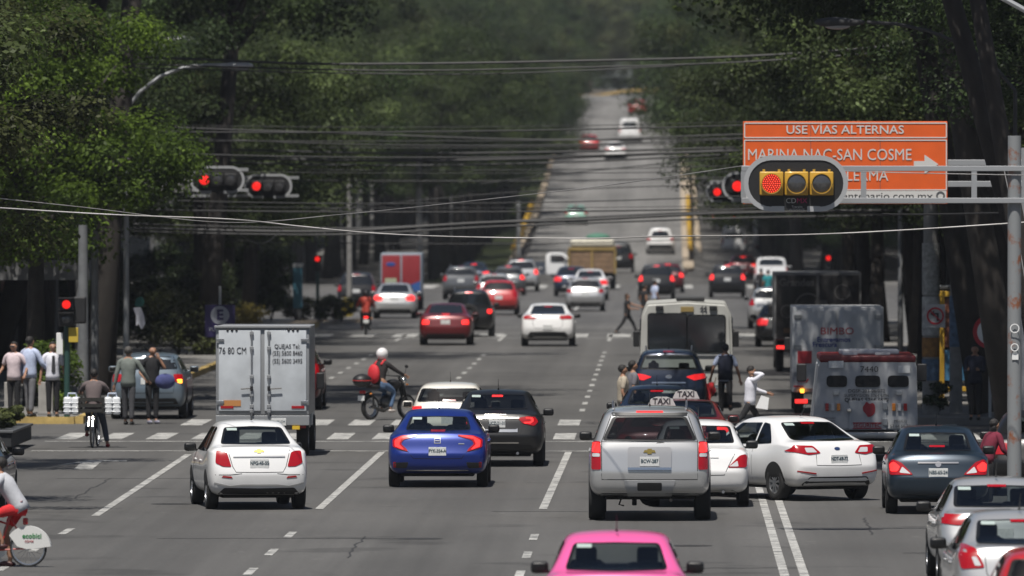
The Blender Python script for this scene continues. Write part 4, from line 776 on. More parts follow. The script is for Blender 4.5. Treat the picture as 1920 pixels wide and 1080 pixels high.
# bus
X, Y = px(1287, 766); T = thing('bus', 'worn white minibus with two wide dark rear windows and route number 44', 'bus', (X, Y, 0))
bm_ = mat('bus_white', (.38, .38, .355), .55, var=.14, vscale=1.6)
b = MB().prism(rnd([(-1.12, .42), (1.12, .42), (1.13, 1.5), (1.10, 2.3), (.98, 2.58), (0, 2.64), (-.98, 2.58), (-1.10, 2.3), (-1.13, 1.5)], .06), 0, 6.4); bmesh.ops.bevel(b.b, geom=[e for e in b.b.edges if abs(e.verts[0].co.y-e.verts[1].co.y) < .01 and e.verts[0].co.y < .01], offset=.06, segments=3, affect='EDGES'); b.put('body', bm_, T, angle=35)
for x0, x1, z0, z1 in ((-.93, -.005, 1.46, 2.32), (.035, .94, 1.40, 2.28)):
    MB().prism(rnd([(x0-.03, z0-.03), (x1+.03, z0-.03), (x1+.03, z1+.03), (x0-.03, z1+.03)], .09), -.02, .05).put('window_rubber', TRIM, T)
    MB().prism(rnd([(x0, z0), (x1, z0), (x1, z1), (x0, z1)], .08), -.026, .0).put('rear_window', DGL, T)
for xx in (-.66, .66): MB().box((xx, -.03, 2.47), (.19, .06, .11), .02).put('marker_lamp', BLK, T)
MB().box((0.02, -.025, 2.44), (.32, .03, .13), .01).put('route_plate', mat('dull_yellow', (.25, .18, .06), .6), T); text('44', .17, (.42, -.03, 2.45), INK, T, bold=.006)
MB().box((.1, 1.2, 2.68), (.7, 1.0, .1), .03).put('roof_vent', BLK, T)
MB().box((0, -.02, 1.30), (2.0, .03, .02)).box((0, -.02, .95), (2.0, .03, .02)).put('panel_strip', STL, T); MB().box((0, -.1, .5), (2.2, .16, .2), .03).put('rear_bumper', CHR, T, angle=30)
for s in (-1, 1):
    MB().box((s*.95, -.03, .85), (.16, .05, .3), .02).put('tail_lamp', REDL, T)
    MB().box((s*1.25, 6.1, 1.62), (.16, .1, .40), .03).tube([(s*1.1, 6.1, 1.9), (s*1.25, 6.1, 1.8)], .02, 6).put('wing_mirror', BLK, T)
    for k in range(4): MB().prism(rnd([(.7+k*1.3, 1.4), (1.8+k*1.3, 1.4), (1.8+k*1.3, 2.2), (.7+k*1.3, 2.2)], .08), s*1.115, s*1.145, 'YZ').put('side_window', DGL, T)
MB().box((0, 3, .4), (1.5, 6, .2)).put('chassis', UND, T); truck_wheels(T, 2.2, (1.5, 5.2), .42, .28)
# ---------------------------------------------------------------- people
SKN = [mat('skin_tan', (.30, .16, .10), .55), mat('skin_brown', (.20, .10, .06), .55)]
def cloth(n, c): return mat('cloth_'+n, c, .9, bump=.4, vscale=9, var=.12)
def skin(name, V_, E, m, parent, lv=1):
    b = bmesh.new(); ly = b.verts.layers.skin.verify(); vs = []
    for co, r in V_:
        v = b.verts.new(co); v[ly].radius = (r, r) if not isinstance(r, tuple) else r; vs.append(v)
    vs[0][ly].use_root = True
    for i, j in E: b.edges.new((vs[i], vs[j]))
    me = bpy.data.meshes.new('q'); b.to_mesh(me); b.free()
    r = evald(me, [('SKIN', dict(use_smooth_shade=True)), ('SUBSURF', dict(levels=lv, render_levels=lv))]); r.materials.clear(); r.name = name; r.materials.append(m); bpy.data.meshes.remove(me)
    return lnk(name, r, None, parent, True)
def loft(me, rings, sx):
    b = bmesh.new(); b.from_mesh(me); R_ = []
    for c, w, d, ux, uy in rings: R_.append([b.verts.new(c+ux*w*math.cos(2*PI*k/16)+uy*d*math.sin(2*PI*k/16)) for k in range(16)])
    fs = [b.faces.new(R_[0][::-1]), b.faces.new(R_[-1])]
    for p, q in zip(R_, R_[1:]):
        for k in range(16): fs.append(b.faces.new((p[k], p[(k+1) % 16], q[(k+1) % 16], q[k])))
    bmesh.ops.recalc_face_normals(b, faces=fs)
    for f in b.faces: f.smooth = True
    b.to_mesh(me); b.free()
def ik(a, t, l1, l2, pole):
    a, t = Vector(a), Vector(t); d = t-a; D = min(d.length, (l1+l2)*.995); D = max(D, .05); u = d.normalized(); q = (l1*l1-l2*l2+D*D)/(2*D); h = math.sqrt(max(l1*l1-q*q, 0))
    p = Vector(pole); p = (p-u*p.dot(u)).normalized(); return a+u*q+p*h, a+u*D
def human(label, x, y, face=0, h=1.72, z=0, lean=0, hip=(0, 0), knee=(0, 0), spread=.09, hand=(None, None), shirt=None, trous=None, sleeve=1, shorts=0, hairc=(.012, .01, .009), bald=0, female=0, sk=0, seat=None, look=0, group='people on foot', cat='person', shoe=(.01, .01, .01), foot=(None, None), jacket_in=0, parent=None, vest=None, kw_fat=1.0):
    T = thing('person', label, cat, (x, y, z), R(face), group) if parent is None else parent
    k = h/1.72; th, shn, ft = .43*k, .43*k, .075*k; w = (.165 if female else .185)*k
    ank, kne = [], []; hp = [Vector((-spread, 0, 0)), Vector((spread, 0, 0))]
    for i in (0, 1):
        a = R(hip[i]); b_ = a-R(knee[i]); kn = hp[i]+Vector((0, math.sin(a), -math.cos(a)))*th; an = kn+Vector((0, math.sin(b_), -math.cos(b_)))*shn; kne.append(kn); ank.append(an)
    up = -min(a.z for a in ank)+ft if seat is None else seat
    for l in (hp, kne, ank):
        for i in (0, 1): l[i] = l[i]+Vector((0, 0, up))
    for i in (0, 1):
        if foot[i]: kne[i], ank[i] = ik(hp[i], Vector(foot[i]), th, shn, (0, 1, .2))
    pel = Vector((0, 0, up)); t = R(lean); sd = Vector((0, math.sin(t), math.cos(t))); fw = Vector((0, math.cos(t), -math.sin(t)))
    wai = pel+sd*.16*k; che = pel+sd*.36*k; nb = pel+sd*.50*k; nk = nb+(sd*.6+Vector((0, 0, .4)))*.07*k
    lk = Matrix.Rotation(R(look), 3, 'Z'); hd = nk+Vector((0, .015, .10))*k; cr = hd+Vector((0, -.01, .085))*k; f2 = lk @ Vector((0, 1, 0)); sdv = lk @ Vector((1, 0, 0))
    sho = [nb+Vector((-w, 0, 0))-sd*.045*k, nb+Vector((w, 0, 0))-sd*.045*k]; ua, fa = .28*k, .25*k; elb, wri = [], []
    for i in (0, 1):
        s = -1 if i == 0 else 1; tg = hand[i] or (s*(w+.07), .04, up-.04*k)
        e_, w_ = ik(sho[i], Vector(tg), ua, fa, (s*.35, -1, -.2) if tg[2] < sho[i].z-.12 else (s*.5, .25, -1)); elb.append(e_); wri.append(w_)
    V_ = [(pel, .115*k), (wai, (.10 if female else .108)*k), (che, (.115 if female else .13)*k), (nb, .07*k), (nk, .05*k), (hd-Vector((0, 0, .05)), .062*k), (hd, .085*k), (cr, .065*k)]
    E = [(0, 1), (1, 2), (2, 3), (3, 4), (4, 5), (5, 6), (6, 7)]
    V_.append((hd+f2*.10*k-Vector((0, 0, .02)), .014*k)); E.append((6, 8))
    for s in (-1, 1): V_.append((hd+sdv*s*.088*k-Vector((0, 0, .012)), .016*k)); E.append((6, len(V_)-1))
    for i in (0, 1):
        s = -1 if i == 0 else 1
        n = len(V_); V_ += [(sho[i], .058*k), ((sho[i]+elb[i])/2, .046*k), (elb[i], .038*k), ((elb[i]*.6+wri[i]*.4), .036*k), (wri[i], .025*k)]
        E += [(2 if False else 3, n), (n, n+1), (n+1, n+2), (n+2, n+3), (n+3, n+4)]
        fd = (wri[i]-elb[i]).normalized(); pa = wri[i]+fd*.055*k; sd_ = fd.cross(Vector((0, 1, 0) if abs(fd.y) < .8 else (1, 0, 0))).normalized(); V_.append((pa, (.032*k, .02*k))); E.append((n+4, n+5)); cu = sd_.cross(fd).normalized()*(1 if i else -1)
        for q, (o_, l_) in enumerate(((-.026, .060), (-.009, .070), (.009, .066), (.026, .05))):
            m0 = len(V_); V_ += [(pa+fd*.03*k+sd_*o_*k, .0095*k), (pa+fd*(.03+l_*.55)*k+sd_*o_*1.1*k, .0085*k), (pa+fd*(.03+l_)*k+sd_*o_*1.1*k+cu*.018*k, .007*k)]; E += [(n+5, m0), (m0, m0+1), (m0+1, m0+2)]
        m0 = len(V_); V_ += [(wri[i]+fd*.03*k-sd_*.03*k, .011*k), (wri[i]+fd*.07*k-sd_*.052*k, .009*k)]; E += [(n+4, m0), (m0, m0+1)]
    for i in (0, 1):
        n = len(V_); V_ += [(hp[i], .085*k), ((hp[i]+kne[i])/2, .072*k), (kne[i], .054*k), (kne[i]*.62+ank[i]*.38, .053*k), (ank[i], .036*k), (ank[i]+Vector((0, .09, -.045))*k, .032*k)]
        E += [(0, n), (n, n+1), (n+1, n+2), (n+2, n+3), (n+3, n+4), (n+4, n+5)]
    B = skin('body', V_, E, SKN[sk], T)
    g = .016*k; sh = shirt or cloth('grey', (.2, .2, .2))
    V2 = [(pel-sd*.02, .125*k), (wai, (.118 if female else .128)*k), (che, (.13 if female else .145)*k), (nb+sd*.0, .082*k)]; E2 = [(0, 1), (1, 2), (2, 3)]
    for i in (0, 1):
        n = len(V2); mid_ = (sho[i]+elb[i])/2; V2 += [(sho[i], .073*k), (mid_, .062*k), (mid_*.3+elb[i]*.7, .058*k)]; E2 += [(3, n), (n, n+1), (n+1, n+2)]
        if sleeve > 1: V2 += [(elb[i], .052*k), (elb[i]*.5+wri[i]*.5, .046*k), (wri[i], .038*k)]; E2 += [(n+2, n+3), (n+3, n+4), (n+4, n+5)]
        elif sleeve == 0: V2 = V2[:-1]; E2 = E2[:-1]
    so_ = skin('shirt', V2, E2, sh, T); X_ = Vector((1, 0, 0)); fz = .92 if female else 1.0; fat = kw_fat
    loft(so_.data, [(pel-sd*.09*k, .168*k, .125*k, X_, fw), (pel+sd*.02*k, .165*k, .13*k, X_, fw), (wai, .152*k*fz, .125*k*fat, X_, fw), (wai*.4+che*.6, .17*k*fz, .13*k, X_, fw), (che+sd*.04*k, .188*k*fz, .135*k, X_, fw), (nb-sd*.03*k, .172*k*fz, .105*k, X_, fw), (nb+sd*.015*k, .11*k, .085*k, X_, fw), (nb+sd*.04*k, .062*k, .06*k, X_, fw)], 1)
    if vest:
      vo_ = skin('vest', [(pel-sd*.0, .132*k), (wai, .140*k), (che, .158*k), (nb, .092*k), (sho[0]*.85+nb*.15, .078*k), (sho[1]*.85+nb*.15, .078*k)], [(0, 1), (1, 2), (2, 3), (3, 4), (3, 5)], vest, T)
      loft(vo_.data, [(pel-sd*.06*k, .178*k, .135*k, X_, fw), (wai, .168*k, .138*k, X_, fw), (che+sd*.04*k, .200*k, .148*k, X_, fw), (nb-sd*.03*k, .18*k, .115*k, X_, fw), (nb+sd*.02*k, .12*k, .095*k, X_, fw)], 1)
    tr = trous or cloth('dark', (.015, .015, .018)); V3 = [(pel+sd*.04*k, .118*k), (pel-sd*.02, .12*k)]; E3 = [(0, 1)]
    for i in (0, 1):
        n = len(V3); mid_ = (hp[i]+kne[i])/2; V3 += [(hp[i]-Vector((0, 0, .02)), .10*k), (mid_, .088*k)]; E3 += [(1, n), (n, n+1)]
        if shorts: V3.append((hp[i]*.2+kne[i]*.8, .085*k)); E3.append((n+1, n+2))
        else: V3 += [(kne[i], .070*k), (kne[i]*.5+ank[i]*.5, .064*k), (ank[i]*.93+kne[i]*.07, .058*k)]; E3 += [(n+1, n+2), (n+2, n+3), (n+3, n+4)]
    to_ = skin('shorts' if shorts else 'trousers', V3, E3, tr, T); hc = (hp[0]+hp[1])/2
    loft(to_.data, [(pel+sd*.06*k, .150*k, .118*k, X_, fw), (pel, .160*k, .125*k, X_, fw), (pel-Vector((0, 0, .07)), (.165+max(0, spread-.09))*k, .12*k, X_, Vector((0, 1, 0))), (pel-Vector((0, 0, .14)), (.13+max(0, spread-.09))*k, .09*k, X_, Vector((0, 1, 0)))], 1)
    for i in (0, 1): MB().ball(ank[i]+Vector((0, .06, -.035))*k, (.095*k, .27*k, .09*k), 12).put('shoe', mat('shoe_%02d%02d' % (int(shoe[0]*99), int(shoe[1]*99)), shoe, .5), T, smooth=True)
    hm = mat('hair_%03d' % int(hairc[0]*1000), hairc, .7, bump=.6, vscale=30)
    if bald != 1:
        b = MB().ball(hd+Vector((0, -.018, .035))*k-f2*.012, (.175*k, .20*k, .185*k), 14)
        if female: b.ball(hd-f2*.055*k-Vector((0, 0, .08)), (.17*k, .11*k, .32*k), 12)
        rm = [v for v in b.b.verts if (v.co-hd).dot(f2) > .045*k and v.co.z < hd.z+.055*k]; bmesh.ops.delete(b.b, geom=rm, context='VERTS')
        if bald != 2: b.put('hair', hm, T, smooth=True)
        else: b.b.free()
    for s in (-1, 1): MB().ball(hd+f2*.082*k+sdv*s*.032*k+Vector((0, 0, .012)), (.022, .010, .010), 8).put('eye', INK, T)
    MB().ball(hd+f2*.083*k-Vector((0, 0, .048)), (.045, .016, .010), 8).put('mouth', mat('lips', (.16, .05, .04), .6), T)
    T2 = dict(T=T, hd=hd, wri=wri, nb=nb, pel=pel, sho=sho, che=che, k=k, f=f2, ank=ank, elb=elb, sd=sd, fw=fw, s=sdv); return T2
lb_ = cloth('light_blue', (.44, .50, .66)); wsh = cloth('white', (.66, .66, .72)); dk_ = cloth('black', (.012, .012, .014)); gy_ = cloth('grey', (.16, .16, .165)); nvc = cloth('navy', (.012, .016, .034)); pks = cloth('pink', (.60, .50, .52)); jn = cloth('jeans', (.07, .12, .21)); tn = cloth('tan', (.36, .31, .24)); redc = cloth('red', (.55, .02, .025))
def hx(a): return None
# left corner
g_ = 'pedestrians waiting on the left corner'
X, Y = px(25, 795); a = human('man in pale pink shirt and sunglasses at the far left kerb, hand on hip', X, Y, 158, 1.74, .15, hand=((-.34, .12, 1.0), (.30, .16, 1.0)), shirt=pks, trous=dk_, group=g_, sleeve=1)
MB().ball(a['hd']+a['f']*.088+Vector((0, 0, .012)), (.15, .03, .04), 10).put('sunglasses', INK, a['T'])
X, Y = px(55, 795); human('man in light blue long-sleeved shirt and grey trousers, his back half turned', X, Y, -35, 1.86, .15, hand=((-.26, .05, .93), (.32, .30, 1.08)), shirt=lb_, trous=cloth('mid_grey', (.15, .15, .16)), sleeve=2, group=g_, hip=(4, -5))
X, Y = px(98, 795); a = human('man in lavender white shirt with dark tie facing the road', X, Y, 190, 1.74, .15, hand=((-.30, .0, .86), (.30, .03, .86)), shirt=wsh, trous=dk_, group=g_)
MB().prism([(-.03, 0), (.03, 0), (.045, -.36), (0, -.42), (-.045, -.36)], -.008, .008).put('tie', INK, a['T']).location = a['nb']+Vector((0, .135, -.03))
g_ = 'pedestrians in the tree shade at left'
X, Y = px(240, 797); human('man in grey green shirt seen from behind beside the shaded car', X, Y, -8, 1.80, 0, hand=((-.32, .0, .9), (.42, .22, 1.02)), shirt=cloth('grey_green', (.15, .17, .155)), trous=cloth('charcoal', (.05, .05, .055)), sleeve=2, group=g_, hip=(6, -6), hairc=(.06, .055, .05))
X, Y = px(285, 795); a = human('bald man in black shirt carrying a blue bag beside the shaded car', X, Y, 205, 1.80, 0, hand=((-.1, .2, 1.50), (.25, .15, 1.05)), shirt=dk_, trous=dk_, group=g_, bald=1, shoe=(.2, .2, .25))
MB().ball((-.26, .14, .98), (.5, .26, .36), 16).put('bag', cloth('bag_blue', (.05, .06, .17)), a['T'], smooth=True)
# centre
g_ = 'pedestrians crossing between the cars'
X, Y = px(1168, 826); human('man in beige shirt walking between lanes, behind the grey-polo man', X, Y, -80, 1.66, 0, hip=(18, -18), knee=(5, 12), shirt=tn, trous=dk_, group=g_)
X, Y = px(1187, 822); human('man in grey polo shirt with pale collar looking right between lanes', X, Y, -75, 1.72, 0, hip=(-15, 18), knee=(10, 5), shirt=cloth('polo_grey', (.13, .125, .14)), trous=dk_, group=g_)
X, Y = px(1176, 628); human('woman in black striding right over the far crosswalk, arm stretched forward', X, Y, -88, 1.60, 0, hip=(32, -26), knee=(10, 14), hand=((-.1, .52, 1.02), (.15, .3, .95)), shirt=dk_, trous=dk_, sleeve=0, female=1, group=g_, hairc=(.05, .03, .02))
X, Y = px(1208, 612); human('person in dark clothes behind the bus, left of the one in yellow trousers', X, Y, -60, 1.65, 0, shirt=dk_, trous=dk_, sleeve=0, group=g_, hip=(12, -14))
X, Y = px(1228, 598); human('person in blue top and olive yellow trousers behind the bus', X, Y, -60, 1.62, 0, shirt=lb_, trous=cloth('olive', (.30, .27, .10)), group=g_, hip=(20, -16))
X, Y = px(1406, 822); a = human('man in white shirt walking right while phoning and holding a sheet of paper', X, Y, -72, 1.66, 0, hip=(30, -32), knee=(8, 22), lean=4, hand=((-.05, .42, .98), (.15, .04, 1.42)), shirt=wsh, trous=dk_, sleeve=2, group=g_)
t = thing('paper', 'white sheet of paper held by the phoning man', 'paper', at(1429, 756, Y-.3), 0); MB().prism([(-.14, -.1), (.12, -.14), (.15, .12), (-.02, .17)], -.004, .004).put('sheet', mat('paper_white', (.8, .8, .8), .7), t)
t = thing('mobile_phone', 'dark phone at the ear of the white-shirt man', 'phone', at(1412, 711, Y-.12), R(10)); MB().box((0, 0, 0), (.02, .07, .14), .006).put('case', INK, t)
X, Y = px(1360, 782); a = human('officer in navy vest seen from behind, red flag lowered at his left', X, Y, 4, 1.74, 0, hip=(8, -20), knee=(4, 28), hand=((-.34, .02, .93), (.36, -.02, .86)), shirt=lb_, trous=dk_, group=g_, hairc=(.008, .008, .01), sk=1, vest=nvc)
o = bmesh.new(); pts = [px(1340, 712)]
fl = thing('red_flag', 'red signal flag hanging from the hand of the officer', 'flag', at(1338, 712, Y-.05), 0)
b = MB(); n = 10; gv = [[b.b.verts.new((-.40*i/n*(1-.25*j/6)+.06*(j/6), .03*math.sin(i*1.5+j*.5), -.10*(i/n)**1-.05-j/6*(.22+.32*i/n))) for j in range(7)] for i in range(n+1)]
for i in range(n):
    for j in range(6): b.b.faces.new((gv[i][j], gv[i+1][j], gv[i+1][j+1], gv[i][j+1]))
b.put('cloth', mat('flag_red', (.55, .02, .03), .8), fl, smooth=True); MB().tube([(.06, 0, .06), (-.1, 0, -.55)], .01, 6).put('stick', wd, fl)
# right
X, Y = px(1440, 575); human('person in teal top standing near the far right lane', X, Y, 20, 1.65, 0, shirt=cloth('teal', (.02, .22, .24)), trous=dk_, group='pedestrians at right')
X, Y = px(1427, 572); human('person in dark coat left of the teal-topped person', X, Y, 0, 1.66, 0, shirt=dk_, trous=dk_, sleeve=2, group='pedestrians at right')
X, Y = px(1828, 800); human('man in dark jacket standing at the bus shelter, looking down', X, Y, 170, 1.72, .15, hand=((-.12, .28, 1.15), (.12, .28, 1.15)), shirt=nvc, trous=dk_, sleeve=2, group='pedestrians at right')
X = 5.42; human('long-haired woman in maroon top by the door of the dark blue sedan', X, 173.2, -50, 1.55, 0, lean=22, hand=((-.2, .3, .9), (.25, .35, .85)), shirt=cloth('maroon', (.14, .012, .03)), trous=dk_, sleeve=2, female=1, group='pedestrians at right')
# ---------------------------------------------------------------- bicycles and motorcycles
def torus_wheel(parent, c, r, tr, name='wheel', rimm=STL, spokes=14, hub=.03):
    b = MB().lathe([(r-tr*1.6, -tr*.7), (r-tr*.6, -tr), (r, 0), (r-tr*.6, tr), (r-tr*1.6, tr*.7), (r-tr*1.6, -tr*.7)], c, 'X', 32); w = b.put(name, TYR, parent, smooth=True)
    q = MB().lathe([(r-tr*2.3, -tr*.6), (r-tr*1.5, -tr*.75), (r-tr*1.5, tr*.75), (r-tr*2.3, tr*.6), (r-tr*2.3, -tr*.6)], c, 'X', 32)
    for i in range(spokes):
        a = 2*PI*i/spokes; q.tube([(c[0]+(hub*.6 if i % 2 else -hub*.6), c[1], c[2]), (c[0], c[1]+math.cos(a)*(r-tr*2), c[2]+math.sin(a)*(r-tr*2))], .0025, 4)
    q.tube([(c[0]-hub, c[1], c[2]), (c[0]+hub, c[1], c[2])], .022, 8); q.put('rim', rimm, w); return w
def bicycle(name, label, x, y, face, fr, r=.31, wb=1.05, cat='bicycle', tr=.02, fender=None, bars=.60):
    T = thing(name, label, cat, (x, y, 0), R(face)); torus_wheel(T, (0, 0, r), r, tr); torus_wheel(T, (0, wb, r), r, tr)
    MB().tube([(0, 0, r), (0, .42, r-.03)], .012, 6).tube([(0, 0, r), (0, .27, .72)], .012, 6).tube([(0, .42, r-.03), (0, .24, .80)], .016, 8).tube([(0, .42, r-.03), (0, .90, .70)], .018, 8).tube([(0, .3, .62), (0, .88, .80)], .016, 8).tube([(0, wb, r), (0, .90, .68), (0, .86, .98)], .016, 8).put('frame', fr, T, smooth=True)
    MB().tube([(-bars/2, .78, 1.02), (-.1, .87, 1.0), (.1, .87, 1.0), (bars/2, .78, 1.02)], .013, 8).put('handlebar', BLK, T, smooth=True)
    MB().ball((0, .22, .86), (.16, .27, .07), 12).put('saddle', BLK, T, smooth=True)
    MB().lathe([(.10, -.004), (.10, .004), (.001, .004)], (.05, .42, r-.03), 'X', 20).tube([(.07, .42, r-.03), (.07, .42, r-.19)], .01, 6).box((.12, .42, r-.20), (.09, .06, .02)).tube([(-.07, .42, r-.03), (-.07, .42, r+.13)], .01, 6).box((-.12, .42, r+.13), (.09, .06, .02)).put('crankset', STL, T)
    return T
# public hire bicycle, heading left, rear wheel in frame
X, Y = px(52, 1064); redf = mat('hire_red', (.42, .03, .02), .4, coat=.5)
T = bicycle('bicycle', 'red public hire bicycle with big white rear mudguard at the left edge', X, Y, 84, redf, r=.272, wb=1.0, tr=.02)
b = MB()
pl = [(0+.315*math.cos(t), .272+.315*math.sin(t)) for t in [R(208-186*i/18-0) for i in range(19)]]
pl = [(-.335*math.cos(R(5+140*i/16)), .272+.325*math.sin(R(5+140*i/16))) for i in range(17)]
poly = pl+[(.16, .30), (.02, .26), (-.12, .27)]
b.prism(poly, -.045, .045, 'YZ'); g_ = b.put('mudguard', mat('guard_white', (.62, .62, .60), .5), T)
grn = mat('logo_green', (.03, .20, .06), .6)
text('ecobici', .10, (-.05, -.06, .45), grn, T, rot=(PI/2, 0, -PI/2), bold=.002); text('CDMX', .045, (-.05, -.02, .37), BRD, T, rot=(PI/2, 0, -PI/2))
MB().box((0, .04, .66), (.1, .07, .1), .02).put('rear_lamp', REDL, T)
human('cyclist in light grey T-shirt and red shorts at the left edge', X-.13, Y+.02, 84, 1.74, 0, lean=32, seat=.88, hip=(70, 30), knee=(95, 40), hand=((-.25, .66, 1.02), (.25, .66, 1.02)), shirt=cloth('pale_grey', (.45, .46, .49)), trous=redc, shorts=1, group='riders', shoe=(.05, .01, .01), sleeve=1)
# delivery cyclist
X, Y = px(172, 840); T = bicycle('bicycle', 'delivery bicycle with black crate over its rear wheel', X, Y, -3, BLK, r=.33)
MB().tube([(-.04, -.33, .45), (-.04, -.2, .66), (0, .1, .72), (.04, -.2, .66), (.04, -.33, .45)], .02, 6).put('mudguard', CHR, T, smooth=True)
cr_ = thing('crate', 'black plastic crate on the rear rack of the delivery bicycle', 'crate', (X, Y-.05, .76), R(-3)); b = MB()
for z_ in (.02, .13, .25): b.box((0, -.2, z_), (.52, .02, .07)).box((0, .2, z_), (.52, .02, .07)).box((-.26, 0, z_), (.02, .4, .07)).box((.26, 0, z_), (.02, .4, .07))
b.box((0, 0, -.01), (.52, .4, .02)); 
for a_, c_ in ((-.25, -.19), (.25, -.19), (-.25, .19), (.25, .19)): b.box((a_, c_, .13), (.04, .04, .32))
b.put('shell', mat('crate_black', (.02, .019, .016), .6), cr_)
JUG = mat('jug_plastic', (.70, .72, .74), .25, coat=.6, var=.1, vscale=14)
for s, lb in ((-1, 'clear plastic water jugs strapped left of the black crate'), (1, 'clear plastic water jugs strapped right of the black crate')):
    b = MB()
    for jx, jy in ((-.085, 0), (.085, 0)):
        b.box((jx, jy, .2), (.165, .26, .38), .045)
        for rz_ in (.08, .17, .26): b.box((jx, jy, rz_), (.178, .272, .025), .01)
    t = thing('water_jug', lb, 'jug', (X+s*.42, Y-.02, .68), R(6*s), 'water jugs on the delivery bicycle'); b.put('shell', JUG, t, smooth=True); MB().tube([(-.1, 0, .38), (-.08, 0, .46), (.08, 0, .46), (.1, 0, .38)], .018, 8).put('handle', mat('cap_pale', (.4, .45, .55), .5), t)
human('delivery cyclist in brown striped shirt stopped with one red shoe down', X+.01, Y+.25, -3, 1.70, 0, lean=14, seat=.88, hip=(20, 14), knee=(30, 6), spread=.12, foot=((-.15, .1, .30), (.30, -.02, .08)), hand=((-.30, .52, 1.12), (.30, .52, 1.12)), shirt=cloth('brown_stripe', (.12, .095, .095)), trous=cloth('dark_jeans', (.05, .06, .08)), group='riders', shoe=(.35, .03, .03))
def motorcycle(label, x, y, face, boxm=None, lit=0, body=BLK):
    T = thing('motorcycle', label, 'motorcycle', (x, y, 0), R(face)); torus_wheel(T, (0, 0, .30), .30, .05, spokes=10); torus_wheel(T, (0, 1.27, .30), .30, .045, spokes=10)
    MB().tube([(0, 1.27, .30), (0, 1.08, .85), (0, 1.02, 1.0)], .03, 8).tube([(.07, 1.27, .30), (.07, 1.08, .85)], .022, 8).tube([(-.07, 1.27, .30), (-.07, 1.08, .85)], .022, 8).tube([(0, .0, .30), (0, .5, .38)], .03, 8).tube([(.1, 0, .30), (.12, -.02, .62)], .025, 8).tube([(0, 1.02, .88), (0, .75, .35), (0, .4, .35)], .025, 8).put('frame', BLK, T, smooth=True)
    MB().ball((0, .58, .42), (.28, .42, .34), 12).tube([(.1, .6, .3), (.14, .3, .22), (.14, -.1, .32)], .035, 8).put('engine', mat('engine_metal', (.09, .09, .09), .4, .7), T, smooth=True)
    MB().ball((0, .80, .82), (.27, .52, .26), 14).put('tank', body, T, smooth=True); MB().ball((0, .25, .78), (.26, .8, .13), 14).put('seat', BLK, T, smooth=True)
    MB().tube([(-.36, .86, 1.04), (-.15, .98, 1.02), (.15, .98, 1.02), (.36, .86, 1.04)], .014, 8).tube([(-.25, .93, 1.03), (-.30, .93, 1.22)], .006, 5).tube([(.25, .93, 1.03), (.30, .93, 1.22)], .006, 5).ball((-.31, .93, 1.25), (.12, .03, .08), 8).ball((.31, .93, 1.25), (.12, .03, .08), 8).put('handlebar', BLK, T, smooth=True)
    MB().ball((0, 1.16, .90), (.18, .14, .18), 12).put('headlight', CHR, T, smooth=True)
    MB().tube([(0, -.33, .42), (0, -.24, .58), (0, 0, .66)], .05, 8, flat=.3).put('mudguard', BLK, T, smooth=True)
    MB().box((0, -.27, .66), (.16, .06, .08), .015).put('tail_lamp', REDB if lit else REDL, T); MB().box((0, -.32, .52), (.2, .015, .12), .004).put('licence_plate', PLT, T)
    MB().ball((.2, -.2, .62), (.06, .06, .05), 8).put('indicator', AMB, T); MB().ball((.2, 1.08, .82), (.06, .06, .05), 8).put('indicator', AMB, T)
    if boxm: MB().ball((0, -.28, .93), (.42, .50, .32), 16).put('top_case', BLK, T, smooth=True); MB().ball((0, -.28, .93), (.435, .515, .07), 16).put('case_band', boxm, T, smooth=True)
    return T
def rider(label, x, y, face, shirt, tr, helm, pack=None, **kw):
    c, s = math.cos(R(face)), math.sin(R(face)); off = .30
    a = human(label, x-s*off, y+c*off, face, 1.72, 0, lean=12, seat=.86, hip=(62, 62), knee=(80, 80), spread=.14, hand=((-.33, .54, 1.04), (.33, .54, 1.04)), shirt=shirt, trous=tr, sleeve=2, bald=2, group='riders', **kw)
    if helm:
        h = MB().ball(a['hd']+Vector((0, -.005, .03)), (.27, .31, .29), 18).put('helmet', helm, a['T'], smooth=True); MB().ball(a['hd']+Vector((0, .05, .02)), (.24, .23, .13), 14).put('visor', DGL, h, smooth=True)
    if pack:
        q = a['nb']*.45+a['pel']*.55+Vector((0, -.22, .0)); MB().ball(q, (.34, .20, .46), 16).put('backpack', pack, a['T'], smooth=True)
        MB().tube([a['nb']+Vector((-.1, -.14, -.05)), a['nb']+Vector((-.1, 0, .06)), a['nb']+Vector((-.11, .12, -.08))], .025, 6).tube([a['nb']+Vector((.1, -.14, -.05)), a['nb']+Vector((.1, 0, .06)), a['nb']+Vector((.11, .12, -.08))], .025, 6).put('strap', pack, a['T'], smooth=True)
    return a
HW = mat('helmet_white', (.72, .70, .70), .25, coat=.8)
X, Y = px(694, 788); motorcycle('black motorcycle with red-banded top case crossing before the crosswalk', X, Y, -40, mat('case_red', (.4, .02, .02), .4)); rider('motorcyclist with white helmet and red backpack in dark jacket and jeans', X, Y, -40, cloth('jacket', (.02, .016, .016)), jn, HW, mat('pack_red', (.55, .02, .03), .7, bump=.5, vscale=12), shoe=(.5, .45, .42))
X, Y = px(686, 629); motorcycle('dark scooter with lit tail lamp near the far left kerb', X, Y, 2, None, 1); rider('scooter rider in dark clothes and a bright orange red jacket, far left', X, Y, 2, mat('jacket_orange', (.45, .05, .03), .7), dk_, INK)
